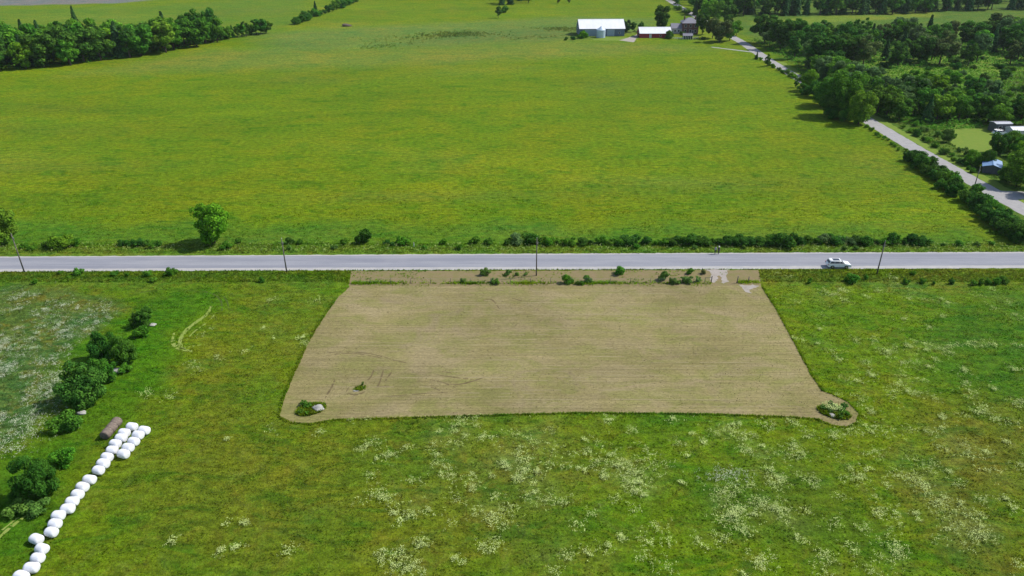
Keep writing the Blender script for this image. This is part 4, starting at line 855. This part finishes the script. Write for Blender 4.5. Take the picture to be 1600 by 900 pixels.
# ------------------------------------------------------------------ the white car
def car(loc, rz, lab, paint='whitepaint'):
    e = empty('parked_car', loc, rz, lab, 'car')
    m = bpy.data.materials.get('car_paint') or simple('car_paint', (.78, .79, .80), .22, .02, spec=.6)
    def arch(cx, r, n=8): return [(cx+r*math.cos(math.pi-math.pi*k/n), .34+r*math.sin(math.pi*k/n)) for k in range(n+1)]
    prof = [(-2.30, .42), (-1.83, .30)]+arch(-1.40, .42)[0:]+arch(1.38, .42)+[(2.12, .28), (2.33, .38), (2.34, .62), (2.22, .84), (1.15, 1.02), (-2.18, 1.06), (-2.33, .80)]
    b = bmesh.new()
    ysx = [-.93, -.88, 0, .88, .93]; rings = []
    for y in (-.90, -.93, .93, .90):
        k = .97 if abs(y) > .92 else 1.0
        rings.append([b.verts.new((x, y*(1 if z < .9 else .96), z)) for x, z in prof])
    n = len(prof)
    # side faces with wheel arches, then the skin around
    f0 = b.faces.new(rings[0]); f1 = b.faces.new(rings[3][::-1])
    for q in range(3):
        for i in range(n): b.faces.new((rings[q][i], rings[q+1][i], rings[q+1][(i+1) % n], rings[q][(i+1) % n]))
    bmesh.ops.triangulate(b, faces=[f for f in b.faces if len(f.verts) > 4]); bmesh.ops.recalc_face_normals(b, faces=b.faces[:])
    me = bpy.data.meshes.new('body'); b.to_mesh(me); b.free(); me.materials.append(m); link('body', me, e)
    # cabin: tapered shell
    def frus(x0, x1, X0, X1, z0, z1, w0, w1):
        return [(x0, -w0, z0), (x1, -w0, z0), (x1, w0, z0), (x0, w0, z0), (X0, -w1, z1), (X1, -w1, z1), (X1, w1, z1), (X0, w1, z1)]
    def hexa(P, name, mat, par=e):
        o = npmesh(name, P, [(0, 3, 2, 1), (4, 5, 6, 7), (0, 1, 5, 4), (1, 2, 6, 5), (2, 3, 7, 6), (3, 0, 4, 7)], mat); return link(name, o, par)
    cab = hexa(frus(-2.16, 1.10, -1.86, .22, 1.02, 1.56, .86, .68), 'cabin', m)
    rf = MB().box((-.80, 0, 1.60), (2.16, 1.36, .09), 0, .035).build('roof', m, e, True)
    MB().box((-.62, 0, 1.651), (1.35, .92, .012)).build('sunroof', M['glass'], rf)
    for s in (-1, 1):
        def pt(x, z, s=s): t = (z-1.02)/.54; return (x, s*(.868-.18*t), z)
        for a0, a1, b0, b1 in ((0, .98, 0, .26), (-1.03, -.04, -1.03, -.04), (-2.04, -1.07, -1.76, -1.07)):
            q = [pt(a0, 1.08), pt(a1, 1.08), pt(b1, 1.50), pt(b0, 1.50)]; link('side_window', npmesh('side_window', q, [(0, 1, 2, 3)], M['glass']), e)
        MB().box((.92, s*.99, 1.06), (.18, .16, .14), 0, .03).build('mirror', m, e)
        MB().box((2.23, s*.68, .72), (.16, .36, .14), 0, .03).build('headlight', M['lampglass'], e)
        MB().box((-2.28, s*.74, .88), (.12, .26, .22), 0, .03).build('tail_light', M['redlamp'], e)
        MB().tube((-1.85, s*.62, 1.68), (.15, s*.62, 1.67), .02, .02, 6).build('roof_rail', M['chrome'], e)
        for x in (-1.40, 1.38):
            t = MB().tube((x, s*.72, .34), (x, s*.95, .34), .345, .345, 24).build('wheel', M['black'], e)
            MB().tube((x, s*.945, .34), (x, s*.965, .34), .22, .20, 16).build('rim', M['chrome'], t)
        for x in (-.06, -1.06, .98): MB().box((x, s*.932, .72), (.012, .004, .5)).build('door_seam', M['black'], e)
    link('windscreen', npmesh('windscreen', [(1.03, -.78, 1.07), (1.03, .78, 1.07), (.275, .63, 1.53), (.275, -.63, 1.53)], [(0, 1, 2, 3)], M['glass']), e).location = (.012, 0, .012)
    link('rear_window', npmesh('rear_window', [(-2.14, -.74, 1.10), (-2.14, .74, 1.10), (-1.90, .60, 1.50), (-1.90, -.60, 1.50)], [(3, 2, 1, 0)], M['glass']), e).location = (-.012, 0, .006)
    MB().box((2.33, 0, .50), (.04, 1.2, .22), 0, .01).build('grille', M['black'], e); MB().box((0, 0, .27), (3.9, 1.5, .14)).build('underbody', M['black'], e)
    return e
p = at(1308.5, 417.0); car((p.x, p.y, .016), R(-1), 'white estate car with dark sunroof standing on the near lane of the road')
p = at(1562, 210.5); car((p.x, p.y, 0), R(4), 'pale car parked on the lawn in front of the grey shed')

# ------------------------------------------------------------------ two people by the road
def person(loc, rz, lab, shirt, trouser, hairc, arms, hat=False, stride=.12):
    e = empty('person', loc, rz, lab, 'person', 'people by the road')
    J = {'pel': (0, 0, .94), 'chest': (0, 0, 1.28), 'neck': (0, -.01, 1.48), 'hd': (0, .01, 1.57), 'top': (0, .0, 1.70)}
    rad = {'pel': (.155, .115), 'chest': (.17, .12), 'neck': (.055, .055), 'hd': (.078, .09), 'top': (.07, .08)}
    E = [('pel', 'chest'), ('chest', 'neck'), ('neck', 'hd'), ('hd', 'top')]
    for s, n in ((-1, 'l'), (1, 'r')):
        J.update({'hip'+n: (s*.10, 0, .86), 'kn'+n: (s*.11, s*stride*.5+.02, .48), 'an'+n: (s*.12, s*stride, .09), 'toe'+n: (s*.13, s*stride+.15, .04),
                  'sh'+n: (s*.19, 0, 1.40), 'el'+n: (s*.25, -.01, 1.12), 'wr'+n: arms[0] if s < 0 else arms[1]})
        w = Vector(J['wr'+n]); el = Vector(J['el'+n]); J['ha'+n] = tuple(w+(w-el).normalized()*.10)
        rad.update({'hip'+n: (.095, .095), 'kn'+n: (.065, .065), 'an'+n: (.045, .05), 'toe'+n: (.045, .03), 'sh'+n: (.062, .062), 'el'+n: (.042, .042), 'wr'+n: (.03, .03), 'ha'+n: (.034, .02)})
        E += [('pel', 'hip'+n), ('hip'+n, 'kn'+n), ('kn'+n, 'an'+n), ('an'+n, 'toe'+n), ('chest', 'sh'+n), ('sh'+n, 'el'+n), ('el'+n, 'wr'+n), ('wr'+n, 'ha'+n)]
        for k in range(5):     # fingers and thumb
            a = (k-1.5)*.016; hv = Vector(J['ha'+n]); dr = (w-el).normalized(); sd = Vector((0, 1, 0))
            nm = 'f%s%d' % (n, k); L = (.05, .062, .066, .06, .045)[k]
            J[nm] = tuple(hv+dr*L*(.9 if k else .5)+sd*(a if k else -.05)); rad[nm] = (.009, .009); E.append(('ha'+n, nm))
    names = list(J); me = bpy.data.meshes.new('body'); me.from_pydata([J[k] for k in names], [(names.index(a), names.index(b)) for a, b in E], [])
    o = bpy.data.objects.new('body_tmp', me); COL.objects.link(o); md = o.modifiers.new('skin', 'SKIN'); md.use_smooth_shade = True
    for i, k in enumerate(names): me.skin_vertices[0].data[i].radius = rad[k]; me.skin_vertices[0].data[i].use_root = (k == 'pel')
    sb = o.modifiers.new('sub', 'SUBSURF'); sb.levels = 2; sb.render_levels = 2
    dg = bpy.context.evaluated_depsgraph_get(); m2 = bpy.data.meshes.new_from_object(o.evaluated_get(dg)); bpy.data.objects.remove(o)
    m2.materials.clear()
    for mm in (simple('skin', (.45, .28, .2), .6, .05), simple('shirt', shirt, .85, .1, 8), simple('trousers', trouser, .85, .1, 8), simple('shoe', (.05, .045, .04), .6, .1)): m2.materials.append(mm)
    for q in m2.polygons:
        c = q.center; z = c.z
        wrd = min((Vector(J['wrl'])-c).length, (Vector(J['wrr'])-c).length)
        q.material_index = 3 if z < .10 else 2 if z < .93 and abs(c.x) < .2 and wrd > .1 else 0 if z > 1.47 or wrd < .15 else 1
        q.use_smooth = True
    m2.name = 'body'; link('body', m2, e)
    hm = simple('hair' if not hat else 'pale_hat', hairc, .8, .1, 8); mb = MB()
    mb.ball((0, -.02, 1.70), (.095, .11, .095), 2)
    if hat: mb.tube((0, 0, 1.70), (0, .01, 1.715), .17, .15, 18)
    mb.build('hat' if hat else 'hair', hm, e, True)
    f = MB(); 
    for s in (-1, 1): f.ball((s*.032, .093, 1.635), (.012, .008, .009), 1)
    f.build('eye', M['black'], e); MB().ball((0, .105, 1.60), (.014, .02, .022), 1).build('nose', m2.materials[0], e)
    return e
c = at(1117.3, 396.6); person((c.x, c.y, .008), R(170), 'person in grey shirt on the far road edge, left of the pair', (.33, .34, .36), (.03, .03, .04), (.05, .04, .03), ((-.20, .20, 1.14), (.20, .20, 1.14)))
c = at(1122.3, 396.8); person((c.x, c.y, .008), R(200), 'person in dark clothes and pale hat on the far road edge', (.03, .035, .04), (.045, .045, .04), (.55, .55, .48), ((-.27, .10, .90), (.27, .06, .88)), True)

# ------------------------------------------------------------------ farm buildings
def metal_roof(name, c, rib=2.2):
    n = N(name, .45, .4); cc = n.scale(c, n.ramp(n.noise(.35, 4, sc=(1.4, .3, 1)), .3, .7, .93, 1.05)); n.col(cc)
    w = n.new('ShaderNodeTexWave'); w.bands_direction = 'X'; w.inputs['Scale'].default_value = rib; n.l(n.co, w.inputs['Vector']); n.bump(w.outputs[0], .4, .03); return n.m
def siding(name, c, var=.2):
    n = N(name, .8, .2); n.col(n.scale(c, n.ramp(n.noise(2.0, 5, sc=(2.5, 2.5, .15)), .3, .7, 1-var, 1+var)))
    w = n.new('ShaderNodeTexWave'); w.bands_direction = 'X'; w.inputs['Scale'].default_value = 1.6; n.l(n.co, w.inputs['Vector']); n.bump(w.outputs[0], .5, .03); return n.m
def brick(name):
    n = N(name, .9, .1); b = n.new('ShaderNodeTexBrick'); mp = n.new('ShaderNodeMapping'); mp.inputs['Rotation'].default_value = (R(90), 0, 0); n.l(n.co, mp.inputs[0]); n.l(mp.outputs[0], b.inputs['Vector'])
    b.inputs['Color1'].default_value = (.19, .075, .055, 1); b.inputs['Color2'].default_value = (.14, .06, .05, 1); b.inputs['Mortar'].default_value = (.25, .22, .2, 1); b.inputs['Scale'].default_value = 4; n.col(b.outputs[0]); return n.m
M['rwhite'] = metal_roof('white_metal_roof', (.74, .75, .77)); M['rblue'] = metal_roof('blue_metal_roof', (.16, .27, .46), 3); M['rgrey'] = simple('grey_shingles', (.21, .205, .24), .9, .2, 3)
M['wblue'] = siding('blue_grey_boards', (.12, .16, .22)); M['wpale'] = siding('pale_blue_boards', (.27, .34, .42), .1); M['wred'] = siding('red_boards', (.28, .045, .05)); M['brick'] = brick('brick')
M['galv'] = simple('galvanised_steel', (.42, .52, .62), .45, .08, 1.5, .5, .2); M['wdark'] = siding('dark_grey_boards', (.10, .105, .115)); M['cream'] = simple('cream_siding', (.46, .45, .44), .8, .1, 3); M['trim'] = simple('trim', (.6, .6, .58), .7, .05)
def gable(name, loc, rz, L, D, hw, hr, wall, roof, lab, cat='barn', over=.35, ridge_x=True):
    """long side along local x, front at y=0, ridge parallel to x"""
    e = empty(name, loc, rz, lab, cat)
    w = MB(); w.prism([(0, 0), (D, 0), (D, hw), (D/2, hr-.12), (0, hw)], 0, 1); me = w.bm
    for v in me.verts: v.co = Vector((v.co.y*L-L/2, v.co.x, v.co.z))
    bmesh.ops.recalc_face_normals(me, faces=me.faces[:])
    w.build('wall', wall, e)
    s = (hr-hw)/(D/2); r = MB(); t = .12
    prof = [(-over, hw-s*over), (D/2, hr), (D+over, hw-s*over), (D+over, hw-s*over+t), (D/2, hr+t), (-over, hw-s*over+t)]
    r.prism(prof, 0, 1)
    for v in r.bm.verts: v.co = Vector((v.co.y*(L+2*over)-L/2-over, v.co.x, v.co.z))
    bmesh.ops.recalc_face_normals(r.bm, faces=r.bm.faces[:])
    rf = r.build('roof', roof, e)
    MB().box((0, D/2, hr+t+.03), (L+2*over, .3, .06)).build('ridge_cap', roof, rf)
    return e
def opening(e, name, x, y, z, w, h, mat, frame=None, side=False):
    d = (.04, w, h) if side else (w, .04, h); o = MB().box((x, y, z+h/2), d).build(name, mat, e)
    if frame:
        f = MB(); k = .1
        for sx in (-1, 1):
            f.box((x, y+sx*(w/2+k/2), z+h/2) if side else (x+sx*(w/2+k/2), y, z+h/2), (.08, k, h+2*k) if side else (k, .08, h+2*k))
            f.box((x, y, z+h/2+sx*(h/2+k/2)), (.08, w, k) if side else (w, .08, k))
        f.build('frame', frame, o)
    return o
p = at(940.5, 56.5); e = gable('barn', (p.x, p.y, 0), R(2.0), 27, 16, 4.3, 8.6, M['wblue'], M['rwhite'], 'large blue grey barn with white metal roof behind the silver grain bin')
opening(e, 'big_door', -7, -.03, 0, 6.5, 3.6, M['wpale'], M['trim']); opening(e, 'sliding_door', 5.2, -.03, 0, 4, 3.6, M['wpale'], M['trim']); opening(e, 'window', 10.5, -.03, 1.4, .9, .8, M['glass'], M['trim']); opening(e, 'end_door', -13.53, 8, 0, 3, 3.2, M['black'], M['trim'], True)
q = at(938.5, 58.5); g = empty('grain_bin', q, 0, 'round galvanised grain bin with cone roof in front of the large barn', 'grain bin')
b_ = MB(); b_.tube((0, 0, 0), (0, 0, 4.3), 2.65, 2.65, 28)
for k in range(6): b_.tube((0, 0, .3+k*.7), (0, 0, .36+k*.7), 2.69, 2.69, 28)
b_.build('bin_wall', M['galv'], g, False); MB().tube((0, 0, 4.31), (0, 0, 6.0), 2.8, .45, 28).build('cone_roof', M['galv'], g); MB().tube((0, 0, 6.0), (0, 0, 6.35), .42, .36, 14).build('vent_cap', M['whitepaint'], g)
ld = MB()
for k in range(14): ld.box((0, -2.78, .3+k*.3), (.4, .03, .03))
for s in (-.2, .2): ld.box((s, -2.78, 2.2), (.04, .04, 4.3))
ld.build('ladder', M['whitepaint'], g)
p = at(1024, 59.2); e = gable('barn', (p.x, p.y, 0), R(1), 18.4, 10, 2.6, 5.4, M['wred'], M['rwhite'], 'long low red barn with white metal roof left of the brick house')
opening(e, 'door', -3, -.03, 0, 1.2, 2.0, M['trim'], M['trim']); opening(e, 'window', 3, -.03, .9, 1, .7, M['glass'], M['trim']); opening(e, 'side_door', -9.23, 5, 0, 3, 2.4, M['black'], M['trim'], True)
# brick house with hipped roof
p = at(1078, 53); h = empty('farmhouse', p, R(-4), 'two storey brick farmhouse with hipped grey roof and lower wing', 'house')
MB().box((0, 5, 3.05), (9.6, 10, 6.1)).build('wall', M['brick'], h)
L_, D_, z0, z1 = 5.3, 5.5, 6.05, 8.9
V = [(-L_, 5-D_, z0), (L_, 5-D_, z0), (L_, 5+D_, z0), (-L_, 5+D_, z0), (-1.2, 5, z1), (1.2, 5, z1), (-L_, 5-D_, z0+.12), (L_, 5-D_, z0+.12), (L_, 5+D_, z0+.12), (-L_, 5+D_, z0+.12)]
rf = MB(); bm_ = rf.bm; vv = [bm_.verts.new(v) for v in V]
for f in ((3, 2, 1, 0), (0, 1, 7, 6), (1, 2, 8, 7), (2, 3, 9, 8), (3, 0, 6, 9), (6, 7, 5, 4), (7, 8, 5), (8, 9, 4, 5), (9, 6, 4)): bm_.faces.new([vv[i] for i in f])
hr = rf.build('roof', M['rgrey'], h); MB().box((-3.3, 6, 8.4), (.8, .8, 2.2)).build('chimney', M['brick'], hr); MB().box((3.3, 6, 8.4), (.8, .8, 2.2)).build('chimney', M['brick'], hr)
for z in (.9, 3.9):
    for x in (-3, 0, 3): opening(h, 'window', x, -.03, z, 1.0, 1.6, M['glass'], M['whitepaint'])
opening(h, 'door', 1.5, -.04, 0, 1.0, 2.1, M['wdark'], M['whitepaint'])
MB().prism([(-5.0, 0), (5.0, 0), (5.0, 3.0), (0, 5.3), (-5.0, 3.0)], -9.8, -4.85).build('wing', M['cream'], h)
wg = MB()
wr_ = MB(); wr_.poly([(-11.5, .6, 3.0), (-4.83, .6, 3.0), (-4.83, 4.6, 5.6), (-11.5, 4.6, 5.6)]); wr_.poly([(-4.83, 8.6, 3.0), (-11.5, 8.6, 3.0), (-11.5, 4.6, 5.6), (-4.83, 4.6, 5.6)])
for o_ in list(h.children):
    if o_.name.startswith('wing'): bpy.data.objects.remove(o_)
MB().box((-8.1, 4.6, 1.5), (6.5, 7.4, 3.0)).build('wing_wall', M['cream'], h); o_ = wr_.build('wing_roof', M['rgrey'], h); sm = o_.modifiers.new('thick', 'SOLIDIFY'); sm.thickness = .15
wg.prism([(.9, 3.0), (8.3, 3.0), (4.6, 5.4)], -11.3, -4.9)
for v in wg.bm.verts: v.co = Vector((v.co.y, v.co.x, v.co.z))
bmesh.ops.recalc_face_normals(wg.bm, faces=wg.bm.faces[:]); wg.build('wing_gable', M['cream'], h)
opening(h, 'window', -9, .87, 1.0, .9, 1.2, M['glass'], M['whitepaint']); opening(h, 'window', -6.8, .87, 1.0, .9, 1.2, M['glass'], M['whitepaint'])
# small white framed shelter and fence in front of the house
p = at(1074.5, 61.5); s_ = gable('garden_shelter', (p.x, p.y, 0), R(-2), 5.5, 3.5, 2.0, 3.1, M['glass'], M['rgrey'], 'small garden shelter with white posts and dark openings in front of the brick house', 'shelter', .2)
for x in (-2.6, -1.5, -.5, .5, 1.5, 2.6): MB().box((x, -.06, 1.0), (.16, .12, 2.0)).build('post', M['whitepaint'], s_)
def rail_fence(a, b, n, lab):
    a, b = Vector(a), Vector(b); e = empty('rail_fence', a, 0, lab, 'fence'); L = b-a; ang = math.atan2(L.y, L.x)
    for i in range(n+1): q = L*i/n; MB().box((q.x, q.y, .6), (.14, .14, 1.2)).build('post', M['whitepaint'], e)
    for z in (.5, .95): MB().box((L.x/2, L.y/2, z), (L.length, .06, .14), ang).build('rail', M['whitepaint'], e)
rail_fence(at(1050, 61), at(1067, 61.5), 4, 'white rail fence left of the garden shelter'); rail_fence(at(1083, 61.5), at(1091, 60), 2, 'short white rail fence right of the garden shelter')
# yard buildings at the right edge
p = at(1566, 206.5); e = gable('shed', (p.x, p.y, 0), R(4), 5.6, 3.4, 2.7, 3.0, M['wdark'], M['rgrey'], 'dark grey boxy shed with pale flat roof at the back of the lawn', 'shed', .1)
M['palemetal'] = metal_roof('pale_roof', (.46, .47, .5)); 
for c_ in e.children:
    if c_.name.startswith('roof'): c_.data.materials[0] = M['palemetal']
opening(e, 'door', -1.2, -.03, 0, 1.0, 2.0, M['black'], M['trim']); opening(e, 'window', 1.2, -.03, 1.1, .9, .7, M['glass'], M['trim'])
p = at(1600, 213); e = gable('shed', (p.x, p.y, 0), R(2), 8, 4, 1.9, 2.6, M['cream'], M['rwhite'], 'low pale building with white roof cut by the right edge', 'shed', .2); opening(e, 'door', -2, -.03, 0, .9, 1.8, M['trim'])
p = at(1561, 268); e = gable('shed', (p.x, p.y, 0), R(60), 7, 4.2, 1.9, 2.5, M['wdark'], M['rblue'], 'small shed with blue metal roof among the yard trees', 'shed', .35); opening(e, 'door', 0, -.03, 0, .9, 1.9, M['black'], M['trim'])

# ------------------------------------------------------------------ thin summer haze
bpy.context.view_layer.update()
hz = MB().box((0, 2600, 45), (9400, 6800, 94)).build('haze', simple('haze', (1, 1, 1)))
hm_ = hz.data.materials[0]; t_ = hm_.node_tree; t_.nodes.clear(); o_ = t_.nodes.new('ShaderNodeOutputMaterial'); v_ = t_.nodes.new('ShaderNodeVolumePrincipled')
v_.inputs['Color'].default_value = (.86, .92, 1, 1); v_.inputs['Density'].default_value = .00004; v_.inputs['Anisotropy'].default_value = .2
t_.links.new(v_.outputs[0], o_.inputs['Volume']); hz['kind'] = 'stuff'
